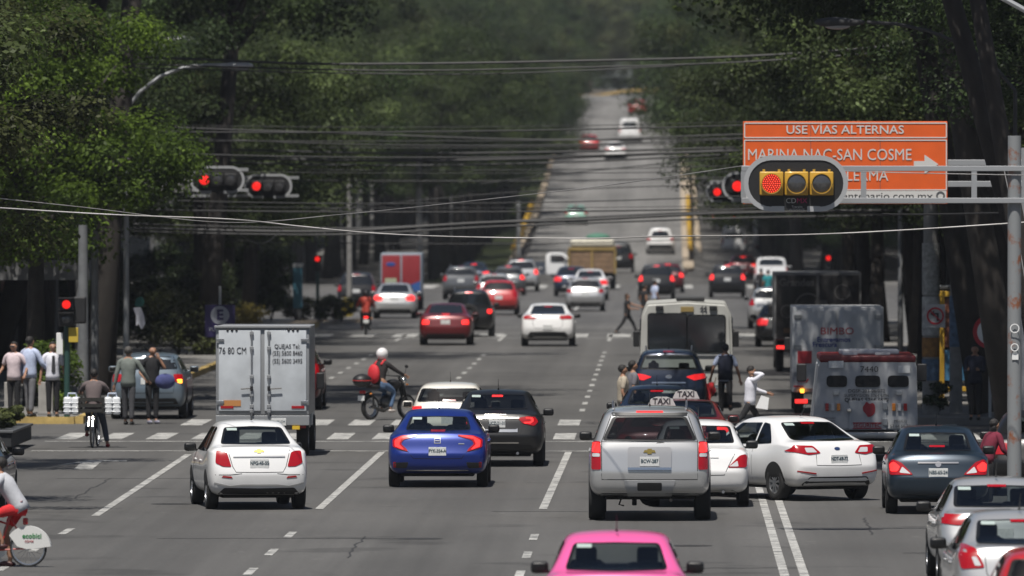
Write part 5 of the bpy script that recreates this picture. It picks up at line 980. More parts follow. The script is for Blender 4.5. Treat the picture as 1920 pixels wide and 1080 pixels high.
# ---------------------------------------------------------------- signals, signs, poles, wires
GRY = mat('galvanised_grey', (.34, .35, .36), .45, .35); DGY = mat('dark_grey_metal', (.10, .105, .11), .5, .3); PAN = mat('backplate_black', (.014, .014, .015), .55); RIM = mat('backplate_rim', (.38, .39, .40), .5, .2)
SGY = mat('signal_yellow', (.52, .30, .03), .4, coat=.3); LED = mat('red_led', (.6, .01, .005), .4, emit=1.9, ecol=(1, .09, .04)); LEDR = mat('red_led_lens', (.45, .01, .01), .4, emit=.9, ecol=(1, .02, .015)); OFFL = mat('unlit_lens', (.05, .05, .052), .15, coat=1)
CONC = mat('pole_concrete', (.20, .195, .185), .9, var=.2, vscale=5, bump=.4); RUST = None
def stadium(w, h, n=12):
    r = h/2; return [(w/2-r+r*math.cos(a), r*math.sin(a)) for a in [R(-90+180*i/n) for i in range(n+1)]]+[(-w/2+r+r*math.cos(a), r*math.sin(a)) for a in [R(90+180*i/n) for i in range(n+1)]]
def signal_head(label, c, w, h, near=False, yellow=True, rz=0, group='horizontal traffic signal heads', rot=0):
    T = thing('traffic_signal', label, 'traffic light', c, R(rz), group); k = w/1.65
    MB().prism(stadium(w-.04, h-.04), -.02, .02).put('backplate', PAN, T)
    o_, i_ = stadium(w, h, 14), stadium(w-.15*k, h-.15*k, 14); b = MB(); N = len(o_)
    for i in range(N):
        j = (i+1) % N; m_ = ((o_[i][0]+o_[j][0])/2, (o_[i][1]+o_[j][1])/2)
        a, c2 = o_[i], o_[j]; e, f = i_[j], i_[i]
        if j == 0:   # bottom run, with its gap in the middle
            g0, g1 = -.18*k, .18*k
            for p, q in (((a[0], g0), (f[0], g0)), ((g1, c2[0]), (g1, e[0]))): b.prism([(p[0], -h/2), (p[1], -h/2), (q[1], -h/2+.085*k), (q[0], -h/2+.085*k)], -.035, .03)
            continue
        b.prism([a, c2, e, f], -.035, .03)
    bmesh.ops.remove_doubles(b.b, verts=b.b.verts, dist=.0008); b.put('rim', RIM, T)
    hb = SGY if yellow else PAN
    for q in range(3):
        cx = (-.385+.395*q)*k; H_ = MB().box((cx, -.06, .0), (.375*k, .12, .375*k), .02).box((cx-.12*k, -.08, .20*k), (.04, .05, .05)).box((cx+.12*k, -.08, .20*k), (.04, .05, .05)).put('lamp_housing', hb, T, angle=30)
        MB().lathe([(.165*k, -.12), (.165*k, -.145), (.15*k, -.145), (.15*k, -.12)], (cx, 0, 0), 'Y', 30).put('bezel', hb, H_)
        MB().lathe([(.17*k, -.14), (.17*k, -.30 if near else -.26), (.162*k, -.30 if near else -.26), (.162*k, -.14)], (cx, 0, 0), 'Y', 20, PI*1.0, 0).put('visor', mat('visor_brown', (.10, .075, .04), .5) if yellow else PAN, H_)
        if q == 0 and near:
            L_ = MB().lathe([(.001, -.135), (.148*k, -.13), (.148*k, -.12)], (cx, 0, 0), 'Y', 30).put('lens', mat('red_lens_base', (.25, .01, .005), .3, emit=.06, ecol=(1, .02, .012)), H_)
            b = MB()
            for ring, n in ((0, 1), (.034, 6), (.067, 12), (.100, 18), (.133, 24)):
                for i in range(n): b.ball((cx+ring*math.cos(2*PI*i/n), -.138, ring*math.sin(2*PI*i/n)), (.0175, .008, .0175), 6)
            b.put('led_dots', LED, L_)
        else: MB().lathe([(.001, -.155), (.08*k, -.15), (.148*k, -.125)], (cx, 0, 0), 'Y', 24).put('lens', (LEDR if q == 0 else OFFL), H_, smooth=True)
    return T
T = signal_head('sharp near signal head on the right truss arm, yellow boxes, dotted red lit', at(1492, 344, 160), 1.65, .885, near=True)
text('CD', .115, (-.075, -.03, -.275), mat('pale_grey_letter', (.5, .5, .5), .6), T); text('MX', .115, (.095, -.03, -.275), mat('magenta_letter', (.45, .03, .14), .6), T, bold=.004)
text('Transito', .05, (.02, -.03, -.37), mat('pale_grey_letter'), T); text('INTELIGENTE', .04, (.02, -.03, -.415), mat('pale_grey_letter'), T)
# truss arm with its pole
d = 160.5; T = thing('truss_arm', 'pale grey truss arm reaching in from the rusty pole on the right', 'traffic gantry', (at(1902, 998, d).x, d, 0))
x0 = T.location.x; za, zb_ = at(0, 316, d).z, at(0, 376, d).z
fr = lambda x: at(x, 0, d).x-x0
for z_ in (za, zb_): MB().box(((fr(1390)+fr(2010))/2, 0, z_), (fr(2010)-fr(1390), .085, .085), .008).put('rail', GRY, T)
for x_ in (1394, 1619, 1826): MB().box((fr(x_), 0, (za+zb_)/2), (.085, .08, za-zb_-.086)).put('upright', GRY, T)
rust = mat('rusty_white_paint', (.36, .37, .38), .6); n = rust.node_tree; bs = n.nodes['Principled BSDF']; tc = n.nodes.new('ShaderNodeTexCoord'); nz = n.nodes.new('ShaderNodeTexNoise'); nz.inputs['Scale'].default_value = 2.3; nz.inputs['Detail'].default_value = 9; nz.inputs['Roughness'].default_value = .7
n.links.new(tc.outputs['Object'], nz.inputs['Vector']); r_ = n.nodes.new('ShaderNodeValToRGB'); r_.color_ramp.elements[0].position = .53; r_.color_ramp.elements[0].color = (.21, .22, .225, 1); r_.color_ramp.elements[1].position = .62; r_.color_ramp.elements[1].color = (.22, .075, .03, 1)
n.links.new(nz.outputs[0], r_.inputs[0]); n.links.new(r_.outputs[0], bs.inputs['Base Color'])
MB().tube([(0, .12, .1), (0, .12, 6.3)], [.115, .105], 20).lathe([(.24, 0), (.24, .12), (.14, .14)], (0, .12, 0), 'Z', 20).put('pole', rust, T, smooth=True)
MB().box((.01, .0, 2.8), (.10, .012, .1), .004).put('sticker', WHT, T)
for z_, r2 in ((2.95, .05), (3.25, .06)): MB().lathe([(r2, -.003), (r2+.015, -.003), (r2+.015, .003), (r2, .003)], (.0, -.03, z_), 'Y', 16).put('graffiti', WHT, T)
# orange sign
d = 205; c = at(1584.5, 305, d); s_ = F/d
T = thing('direction_sign', 'large orange sign reading USE VÍAS ALTERNAS behind the near signal head', 'sign', (c.x, d, c.z)); u = lambda x, y: ((x-1584.5)/s_, (305-y)/s_)
ORG = mat('sign_orange', (.68, .105, .014), .5, var=.08, vscale=2); SW = mat('sign_line_white', (.56, .55, .53), .6)
MB().box((0, 0, 0), (383/s_, .05, 155/s_), .01).put('panel', ORG, T)
def frame(x0, y0, x1, y1, w=2.2):
    b = MB(); a, c = u(x0, y0), u(x1, y1); t = w/s_
    b.box(((a[0]+c[0])/2, -.03, a[1]), (c[0]-a[0], .01, t)).box(((a[0]+c[0])/2, -.03, c[1]), (c[0]-a[0], .01, t)); b.box((a[0], -.031, (a[1]+c[1])/2), (t, .01, a[1]-c[1])).box((c[0], -.031, (a[1]+c[1])/2), (t, .01, a[1]-c[1])); b.put('border_line', SW, T)
frame(1396, 231, 1774, 258); frame(1396, 263, 1774, 356); a = u(1585, 369.5); MB().box((a[0], -.028, a[1]), (378/s_, .012, 23/s_)).put('web_strip', SW, T)
for x_ in (1520, 1650): a = u(x_, 305); MB().box((a[0], -.0265, a[1]), (.008, .004, 150/s_)).put('panel_seam', DGY, T)
def st(s, x, y, size, m=SW, **kw): a = u(x, y); text(s, size/s_*1.38, (a[0], -.035, a[1]), m, T, **kw)
st('USE VÍAS ALTERNAS', 1584, 244, 16, bold=.002, sx=1.12); st('MARINA NAC-SAN COSME', 1555, 291, 22, bold=.0025, sx=.85); st('RIO LERMA', 1600, 330, 21, bold=.0025, sx=.9); st('bicentenario.com.mx', 1650, 368, 14, INK, sx=1.2)
a = [u(*p) for p in ((1713, 302), (1733, 302), (1733, 290), (1759, 308), (1733, 326), (1733, 314), (1713, 314))]; MB().prism(a, -.036, -.028).put('arrow', SW, T)
a = u(1763, 367); MB().lathe([(.06, -.004), (.09, -.004), (.09, .004), (.06, .004)], (a[0], -.04, a[1]), 'Y', 20).put('seal_logo', DGY, T)
for y_ in (305, 345): a = u(1776, y_); MB().box((a[0]+.9, .06, a[1]), (1.9, .1, .12), .01).put('support_beam', GRY, T)
a = u(1915, 305); MB().tube([(2.75+.9, .1, a[1]+.3), (2.75+.9, .1, -c.z+.15 if False else -5.4)], .12, 12).put('post', GRY, T, smooth=True)
# signals farther away
def arm(label, x0, x1, y, d, polex, h0=.4, board=None):
    T = thing('signal_arm', label, 'traffic gantry', ((polex-VX)*d/F, d, 0)); X0 = T.location.x; z1 = at(0, y, d).z
    for dz in (.3, -.3): MB().box(((at(x0, 0, d).x+at(x1, 0, d).x)/2-X0, .1, z1+dz), (abs(at(x1, 0, d).x-at(x0, 0, d).x), .09, .09)).put('rail', GRY, T)
    MB().tube([(0, .1, 0), (0, .1, z1+.6)], [.16, .12], 14).put('pole', GRY, T, smooth=True)
    if board: a, c = at(board[0], board[1], d), at(board[2], board[3], d); MB().box(((a.x+c.x)/2-X0, -.02, (a.z+c.z)/2), (c.x-a.x, .04, a.z-c.z), .01).put('board', mat('board_grey', (.16, .16, .155), .6), T)
    return T
arm('grey signal arm carrying the left blurred signal head', 150, 465, 337, 295.5, 150, board=(252, 326, 356, 361)); arm('farther signal arm behind the left signal head', 100, 560, 350, 335.5, 100)
arm('signal arm behind the orange sign carrying the right blurred signal heads', 1330, 1700, 357, 341, 1700)
for lb, x_, y_, w_, d, rz in (('blurred signal head with grey rim at left, red on', 407, 337, 103, 295, 0), ('smaller tilted-looking signal head right of the other left one', 503, 349, 91, 335, -8), ('blurred signal head left of the near one, red on, left one', 1362, 360, 78, 340, 5), ('blurred signal head mostly hidden by the near signal head', 1407, 349, 108, 290, 5)):
    signal_head(lb, at(x_, y_, d), w_*d/F, w_*.5*d/F, yellow=False, rz=rz)
# posts with pedestrian or small signals
def post_signal(label, x, d, ytop, w=.3, m=DGY):
    X = (x-VX)*d/F; T = thing('post_signal', label, 'traffic light', (X, d, .1)); zt = at(0, ytop, d).z
    MB().tube([(0, .15, 0), (0, .15, zt)], .07, 12).put('post', mat('post_green', (.02, .06, .05), .5), T, smooth=True)
    for k_, m_ in ((0, LEDR), (1, OFFL)):
        H_ = MB().box((0, 0, zt-.05-.34*k_), (w, .22, .32), .03).put('lamp_housing', PAN, T, angle=30); MB().ball((-.0, -.11, zt-.05-.34*k_), (.2, .04, .2), 12).put('lens', m_, H_, smooth=True); MB().box((0, -.2, zt+.10-.34*k_), (w, .2, .03)).put('visor', PAN, H_)
    return T
T = post_signal('black pedestrian signal with red light on a green post beside the waiting men', 124, 233, 575, .36)
MB().box((.30, .05, 2.52), (.3, .25, .62), .04).put('side_housing', PAN, T); MB().box((.16, -.05, 1.95), (.22, .03, .34), .01).put('yellow_notice', mat('notice_yellow', (.5, .36, .04), .6), T); MB().box((-.16, -.02, 1.75), (.15, .03, .5), .01).put('white_notice', WHT, T)
post_signal('small red signal on a post in the trees, centre left', 595, 405, 488, .34); post_signal('tiny red signal deep in the shade right of the poster truck', 1553, 420, 486, .3)
def pole(label, x, d, ytop, r, m=CONC, extra=None, z0=.1, lean=0, name='utility_pole'):
    X = (x-VX)*d/F; T = thing(name, label, 'pole', (X, d, z0)); zt = at(0, ytop, d).z
    MB().tube([(0, 0, 0), (lean*.5, 0, zt/2), (lean, 0, zt)], [r*1.1, r, r*.85], 16).put('shaft', m, T, smooth=True)
    for z_, h_, c_ in extra or ():
        MB().lathe([(r*1.12, 0), (r*1.12, h_)], (0, 0, z_), 'Z', 16, PI*1.1, -PI*1.05).put('pasted_poster', mat('poster_'+c_, {'grey': (.26, .26, .25), 'blue': (.08, .13, .2), 'orange': (.25, .12, .03), 'green': (.12, .25, .04), 'white': (.34, .34, .33)}[c_], .8, var=.35, vscale=9), T)
    return T
pole('concrete pole wrapped in torn posters beside the no-turn sign', 1745, 236, 300, .185, extra=((.85, .5, 'blue'), (1.4, .45, 'orange'), (1.9, .9, 'white'), (2.85, 1.2, 'grey')))
pole('thinner concrete pole with green tape in front of the bus shelter', 1792, 238, 310, .14, extra=((1.6, 1.2, 'blue'), (3.35, .12, 'green')))
pole('grey steel pole behind the pedestrian signal, left corner', 155, 238, 430, .125, mat('pole_dull_grey', (.13, .135, .14), .7, var=.2, vscale=5)); pole('second grey steel pole just right of the pedestrian signal', 177, 246, 440, .09, mat('pole_dull_grey'))
pole('pale concrete pole in the trees near the far left kerb', 655, 415, 300, .11); pole('pale pole near the dark trunks at centre left', 786, 560, 250, .16); pole('grey pole beside the yellow rail on the left of the overpass', 972, 650, 380, .16, GRY)
pole('thin grey pole behind the orange sign', 1688, 300, 400, .08, GRY)
# round, square and name signs
d = 233; c = at(1856, 622, d); T = thing('speed_limit_sign', 'round speed limit sign with red ring on a thin post', 'sign', (c.x, d, c.z)); RDS = mat('sign_red', (.45, .015, .03), .5)
MB().lathe([(.001, -.015), (.30, -.015)], (0, 0, 0), 'Y', 36).put('face', WHT, T); MB().lathe([(.30, -.02), (.395, -.02), (.395, .02), (.30, .0)], (0, 0, 0), 'Y', 36).put('ring', RDS, T); text('50', .30, (0, -.03, .06), INK, T, bold=.012); text('km/h', .17, (0, -.03, -.16), INK, T, bold=.003)
MB().tube([(0, .03, -.38), (0, .03, -c.z+.15)], .035, 10).put('post', GRY, T)
d = 234.5; c = at(1753, 592, d); T = thing('no_turn_sign', 'square white no-left-turn sign on the poster-wrapped pole', 'sign', (c.x, d-.2, c.z)); MB().box((0, 0, 0), (.46, .03, .54), .008).put('panel', mat('sign_dull_white', (.42, .42, .42), .6), T)
MB().lathe([(.16, -.02), (.20, -.02), (.20, 0), (.16, 0)], (0, -.02, 0), 'Y', 32).put('ring', RDS, T); MB().prism([(-.12, .05), (-.03, .12), (-.03, .07), (.08, .07), (.08, -.12), (.03, -.12), (.03, .03), (-.03, .03), (-.03, -.02)], -.03, -.02).put('arrow', INK, T); MB().box((0, -.035, 0), (.36, .01, .03), rot=Matrix.Rotation(R(45), 4, 'Y')).put('slash', RDS, T)
d = 240; c = at(1812, 544, d); T = thing('street_name_sign', 'pale street name sign on a post by the bus shelter', 'sign', (c.x, d, c.z)); MB().box((0, 0, 0), (.56, .03, .24), .008).put('panel', mat('sign_dull_white'), T); text('RIO TI', .15, (-.02, -.02, 0), INK, T); MB().tube([(.27, .04, .2), (.27, .04, -c.z+.15)], .035, 10).put('post', GRY, T)
# parking sign
d = 262; c = at(412, 602, d); T = thing('parking_sign', 'purple parking sign with a white ringed letter E behind the box truck', 'sign', (c.x, d, c.z)); s_ = F/d
MB().box((0, 0, 0), (.78, .04, .84), .01).put('panel', mat('sign_purple', (.035, .025, .10), .5), T); MB().lathe([(.001, 0), (.24, 0)], (0, -.025, .15), 'Y', 30).put('disc', mat('sign_pale', (.36, .37, .42), .6), T); text('E', .36, (0, -.03, .15), mat('sign_purple'), T, bold=.014); text('PUBLICO', .14, (0, -.03, -.22), mat('sign_pale'), T); MB().tube([(0, .05, .9), (0, .05, -c.z+.15)], .04, 8).put('post', GRY, T)
# bus shelter
d = 250; X0 = (1800-VX)*d/F; T = thing('bus_shelter', 'yellow framed bus shelter with orange brown poster and blue panels in the shade', 'bus shelter', (X0, d, .15)); yf = mat('shelter_yellow', (.42, .25, .02), .5)
for x_ in (-.45, .48): MB().box((x_, 0, 1.35), (.12, .12, 2.5), .01).put('frame_post', yf, T)
MB().box((.0, 0, 2.66), (1.05, .14, .14), .01).box((0, 0, .32), (.82, .1, .12), .01).put('frame_rail', yf, T); MB().box((0.02, .03, 1.95), (.80, .04, 1.2), .005).put('poster', mat('poster_brown', (.16, .05, .025), .6, var=.4, vscale=2), T); MB().box((.02, .03, .9), (.80, .05, .75), .005).put('lower_panel', mat('shelter_blue', (.03, .12, .22), .5, var=.3, vscale=3), T)
MB().box((.5, .9, 2.82), (2.4, 1.6, .1), .03).put('roof', DGY, T); MB().box((.1, 0, 2.92), (.6, .1, .14), .01).put('name_board', mat('board_blue', (.03, .10, .18), .5), T)
# kiosk and small pieces
d = 395; X = (558-VX)*d/F; T = thing('kiosk', 'slim blue street kiosk with white top beneath the trees', 'kiosk', (X, d, .15)); MB().box((0, 0, 1.3), (.36, .3, 1.6), .03).put('panel', mat('kiosk_blue', (.07, .22, .30), .5), T); MB().box((0, 0, 2.18), (.4, .34, .16), .03).put('top', WHT, T); MB().box((0, 0, .25), (.3, .26, .5)).put('plinth', DGY, T)
g_ = 'concrete bollards on the left corner'
for x_, w_, lb in ((13, .22, 'narrow concrete bollard at the far left behind the pink-shirt man'), (82, .34, 'wide concrete bollard between the waiting men')):
    X, Y = px(x_, 792); t = thing('bollard', lb, 'bollard', (X, Y+.6, .15), 0, g_); MB().box((0, 0, .38), (w_, .25, .78), .02).put('block', mat('bollard_concrete', (.30, .29, .27), .9, var=.15, vscale=5, bump=.4), t)
    MB().box((0, 0, .03), (w_+.04, .29, .06), .01).put('foot', CONC, t)
# street lamps
def lamp(label, x, d, pts, head, ytop, r=.05, m=None):
    X = (x-VX)*d/F; T = thing('street_lamp', label, 'street lamp', (X, d, .1)); o = Vector((X, d, .1)); P_ = [at(a, c, d)-o for a, c in pts]
    MB().tube([(0, 0, 0), P_[0]], [r*1.8, r*1.1], 12).put('pole', m or GRY, T, smooth=True); MB().tube(P_, r, 8).put('arm', m or GRY, T, smooth=True)
    h = at(*head, d)-o; MB().ball(h, (.80, .3, .2), 16).ball(h+Vector((-.34 if head[0] > pts[-2][0] else .34, 0, 0)), (.5, .2, .14), 12).put('lamp_head', m or mat('lamp_grey', (.42, .42, .43), .3, .5), T, smooth=True); MB().ball(h+Vector((.05, 0, -.08)), (.5, .22, .12), 12).put('glass', mat('lamp_glass', (.3, .3, .3), .2), T, smooth=True)
lamp('street lamp with curved arm over the left pavement', 236, 262, [(236, 205), (262, 172), (300, 143), (345, 126), (392, 122), (425, 122)], (446, 123), 205)
lamp('second street lamp head above, half in the foliage', 205, 300, [(205, 180), (225, 120), (265, 85), (310, 74), (330, 74)], (342, 74), 180)
lamp('street lamp with long arched arm from the right pole', 1903, 198, [(1903, 170), (1860, 120), (1800, 82), (1740, 58), (1680, 45), (1625, 42)], (1565, 42), 170, .035, mat('lamp_dull_grey', (.035, .035, .036), .8))  # grey darkened to imitate the shade this lamp hangs in
T = thing('guy_wire_stay', 'diagonal steel stay in the upper right corner', 'stay', at(1880, 0, 160)); MB().tube([(-.5, 0, .3), (.5, 0, -.25)], .045, 8).put('tube', GRY, T); MB().ball((.5, 0, -.25), (.12, .12, .12), 8).put('joint', DGY, T)
# yellow rails and reflectors on the overpass
YR = mat('rail_yellow', (.45, .27, .02), .6, var=.1, vscale=1)
T = thing('guard_rail', 'yellow guard rail on the left shoulder of the overpass', 'guard rail', (-9.95, 640, 0))
b = MB(); ys = [655, 672, 700, 725, 740]; 
for i in range(len(ys)-1): b.tube([(-.1, ys[i]-640, gh(-9.4, ys[i])+.9), (-.1, ys[i+1]-640, gh(-9.4, ys[i+1])+.9)], .22, 6)
b.put('rail', YR, T)
for y_ in ys: MB().tube([(-.1, y_-640, gh(-9.4, y_)), (-.1, y_-640, gh(-9.4, y_)+.9)], .07, 6).put('post', DGY, T)
T = thing('guard_rail', 'yellow guard rail between overpass and right side lane', 'guard rail', (1.2, 650, 0))
b = MB(); ys = [652, 672, 700, 725, 745]
for i in range(len(ys)-1): b.tube([(.15, ys[i]-650, gh(1.2, ys[i])+.85), (.15, ys[i+1]-650, gh(1.2, ys[i+1])+.85)], .16, 6)
b.put('rail', YR, T)
for y_ in ys: MB().tube([(.15, y_-650, gh(1.2, y_)), (.15, y_-650, gh(1.2, y_)+.85)], .06, 6).put('post', DGY, T)
T = thing('barrier', 'yellow striped barrier across the far top of the road', 'barrier', (0, 1085, 0)); MB().tube([(at(1085, 0, 1085).x, 0, at(0, 182, 1085).z), (at(1120, 0, 1085).x, 0, at(0, 181, 1085).z), (at(1180, 0, 1085).x, 0, at(0, 171, 1085).z), (at(1240, 0, 1085).x, 0, at(0, 170, 1085).z)], .2, 8).put('rail', mat('rail_faded', (.26, .17, .04), .7), T)
for x_ in (1090, 1140, 1190, 1235): MB().tube([(at(x_, 0, 1085).x, 0, 14.8), (at(x_, 0, 1085).x, 0, at(0, 175, 1085).z)], .1, 6).put('post', DGY, T)
d = 1080; c = at(1101, 158, d); T = thing('round_sign', 'small pale pink round sign at the far top of the road', 'sign', c); MB().lathe([(.001, 0), (.45, 0)], (0, -.03, 0), 'Y', 20).put('face', mat('sign_pink', (.45, .3, .3), .6), T); MB().tube([(0, 0, .4), (0, 0, -3)], .08, 6).put('post', DGY, T)
# hanging cloth, yellow bin
T = thing('hanging_cloth', 'white and green cloth hanging high in the dark trees at left', 'cloth', at(259, 592, 258)); MB().prism(rnd([(-.14, .2), (.06, .22), (.14, .0), (.17, -.22), (.08, -.36), (.0, -.2), (-.06, -.28), (-.06, 0)], .04), -.04, .04).put('white_cloth', wsh, T, smooth=True); MB().prism(rnd([(-.1, .24), (.1, .22), (.16, .36), (.08, .5), (-.06, .44)], .05), -.05, .05).put('green_cloth', cloth('dark_green', (.01, .08, .07)), T, smooth=True)
X, Y = px(650, 601); T = thing('litter_bin', 'yellow litter bin beneath the pale pole at far left kerb', 'bin', (X, Y+1, .15)); MB().lathe([(.16, 0), (.22, .05), (.26, .7), (.24, .74), (.001, .76)], (0, 0, 0), 'Z', 16).put('tub', mat('bin_yellow', (.5, .38, .03), .5), T, smooth=True); MB().lathe([(.27, .66), (.29, .7), (.27, .74)], (0, 0, 0), 'Z', 16).put('rim', DGY, T)
# overhead wires
WR = mat('wire_black', (.02, .02, .021), .6); WB = mat('wire_bright', (.34, .33, .32), .45, .4, var=.5, vscale=.8)
def wire(label, pts, d0, d1, r, m=WR):
    n = len(pts); Q = []
    for i, (x, y) in enumerate(pts):
        d = d0+(d1-d0)*(x-pts[0][0])/(pts[-1][0]-pts[0][0]); Q.append(at(x, y, d))
    S_ = []
    for i in range(n-1):                                     # smooth course
        p0, p1, p2, p3 = Q[max(i-1, 0)], Q[i], Q[i+1], Q[min(i+2, n-1)]
        for k in range(8):
            t = k/8; S_.append(.5*((2*p1)+(p2-p0)*t+(2*p0-5*p1+4*p2-p3)*t*t+(3*p1-p0-3*p2+p3)*t**3))
    S_.append(Q[-1]); o = MB().tube(S_, r, 6).put('overhead_wire', m, None, smooth=True); return tag(o, label, 'wire', 'overhead wires')
wire('bright wire sagging across the whole picture, lowest one', [(-60, 386), (200, 402), (430, 411), (560, 424), (700, 437), (860, 444), (1100, 447), (1250, 443), (1500, 440), (1700, 431), (1990, 412)], 168, 172, .0125, WB)
wire('thin wire from the left edge rising to the end of the truss arm', [(-60, 366), (150, 388), (420, 417), (640, 402), (900, 375), (1150, 346), (1392, 311)], 176, 161, .008, WB)
wire('thin wire along the truss arm top', [(1392, 311), (1620, 322), (2000, 330)], 161, 158, .008, WB)
for i, (pts, d, r) in enumerate([([(250, 428), (600, 434), (900, 418), (1100, 412), (1420, 398), (1990, 392)], 300, .05), ([(250, 434), (620, 440), (950, 424), (1420, 408), (1990, 400)], 300, .035), ([(250, 420), (640, 428), (1000, 412), (1420, 392)], 305, .03),
        ([(-60, 98), (340, 110), (640, 120), (1100, 114), (1500, 100), (1990, 56)], 255, .035), ([(-60, 108), (640, 131), (1100, 126), (1500, 110), (1990, 68)], 255, .022), ([(-60, 116), (640, 137), (1100, 132), (1990, 78)], 258, .018),
        ([(300, 238), (640, 250), (1040, 262), (1400, 252), (1990, 240)], 310, .028), ([(300, 256), (640, 270), (1040, 272), (1400, 260)], 310, .022), ([(240, 275), (700, 287), (1040, 285), (1400, 276)], 320, .04), ([(240, 292), (700, 301), (1040, 296), (1400, 280)], 320, .05), ([(240, 300), (700, 310), (1040, 305), (1400, 288)], 322, .035),
        ([(900, 345), (1060, 325), (1400, 292)], 330, .02), ([(600, 395), (900, 365), (1150, 352), (1400, 345)], 330, .02), ([(420, 418), (470, 452), (500, 454), (540, 420)], 290, .012), ([(1560, 395), (1700, 402), (1990, 396)], 205, .02)]):
    wire(['thick dark cable bundle just above the bright low wire', 'second dark cable under the thick bundle', 'thin dark cable riding over the thick bundle', 'uppermost cable crossing high over the street', 'second of the three high cables', 'lowest of the three high cables', 'pale-topped cable level with the orange sign', 'cable just under the pale-topped one', 'upper of the thick middle cables', 'thickest of the middle cables', 'lower of the thick middle cables', 'slanting cable rising to the right over the overpass', 'slanting cable below the other over the overpass', 'loop of slack cable hanging at centre left', 'cable beneath the orange sign'][i], pts, d, d+4, r)
rw_ = random.Random(8)
for i in range(12):
    y0 = (232, 246, 262, 268, 283, 310, 318, 330, 372, 384, 392, 440)[i]; d = rw_.choice((280, 300, 325, 345)); y1 = y0+rw_.uniform(-14, 12); sg = rw_.uniform(4, 16)
    xs = [180, 500, 800, 1100, 1420]; wire('thin dark cable in the tangle, %s' % ['topmost', 'second from the top', 'third from the top', 'fourth from the top', 'fifth from the top', 'in the upper middle', 'just above the left signal heads', 'level with the left signal heads', 'below the left signal heads', 'above the bright wire crossing', 'above the thick bundle', 'lowest, under the bright wire'][i], [(x, y0+(y1-y0)*(x-180)/1240+sg*(1-((x-800)/620)**2)) for x in xs], d, d+5, rw_.choice((.012, .018, .025)))
for k, (x0, x1) in enumerate(((1742, 1905), (1762, 1925), (1782, 1945))): wire(['steep stay wire left of the rusty pole', 'steep stay wire touching the rusty pole', 'steep stay wire right of the rusty pole'][k], [(x0+140, 318), (x0+165, 440), (x0+185, 560)], 168, 168, .009, WB)
# ---------------------------------------------------------------- buildings
def building(label, x0, x1, y0, y1, h, wallm, side, floors=4, z0=0, bay=4.0, bright=None):
    T = thing('building', label, 'building', ((x0+x1)/2, y0, z0), 0, 'buildings behind the trees'); w = x1-x0
    W_ = MB().box((0, (y1-y0)/2, h/2), (w, y1-y0, h)).put('wall', wallm, T); MB().box((0, (y1-y0)/2, h+.15), (w+.5, y1-y0+.5, .3)).put('roof', CONC, T)
    fh = h/floors; n = max(1, int((y1-y0)/bay)); m = max(1, int(w/bay)); cnt = 0
    for f in range(floors):
        for i in range(n):
            if cnt > 60: break
            yy = (i+.5)*(y1-y0)/n; q = MB().box((side*w/2, yy, f*fh+fh*.55), (.12, bay*.5, fh*.5)).put('window', DGL, T); MB().box((side*(w/2+.06), yy, f*fh+fh*.28), (.2, bay*.56, .1)).put('sill', CONC, q); cnt += 1
        for i in range(m):
            xx = -w/2+(i+.5)*w/m; q = MB().box((xx, 0, f*fh+fh*.55), (bay*.5, .12, fh*.5)).put('window', DGL, T); MB().box((xx, -.06, f*fh+fh*.28), (bay*.56, .2, .1)).put('sill', CONC, q)
    return T
bt = mat('render_terracotta', (.13, .06, .04), .9, var=.12, vscale=.5); bc = mat('render_cream', (.13, .12, .10), .9, var=.1, vscale=.4); bg_ = mat('render_grey', (.10, .10, .10), .9, var=.1, vscale=.4)  # wall colours darkened to stand in for shade behind the trees
building('terracotta building with concrete canopy at the left corner', -38, -19.5, 262, 300, 15, bt, 1); MB_ = MB().box((-19.4, 261, 3.3), (9, 1.6, .5)); tag(MB_.put('canopy', mat('canopy_grey', (.15, .15, .15), .8)), 'grey concrete canopy at the foot of the terracotta building', 'canopy')
building('cream building behind the left trees', -42, -22, 304, 395, 17, bc, 1, 5); building('grey building beyond the second street on the left', -50, -27, 552, 640, 18, bg_, 1, 5); building('cream building farther up the left side road', -50, -27, 645, 760, 20, bc, 1, 5, .5)
building('grey building behind the right trees', 13, 34, 240, 330, 16, bg_, -1, 4); building('dark terracotta building farther on the right', 13, 34, 334, 398, 17, bt, -1, 4); building('cream building right of the overpass', 13.5, 34, 552, 700, 19, bc, -1, 5); building('grey building high right of the overpass', 14, 34, 710, 860, 22, bg_, -1, 5, 1)
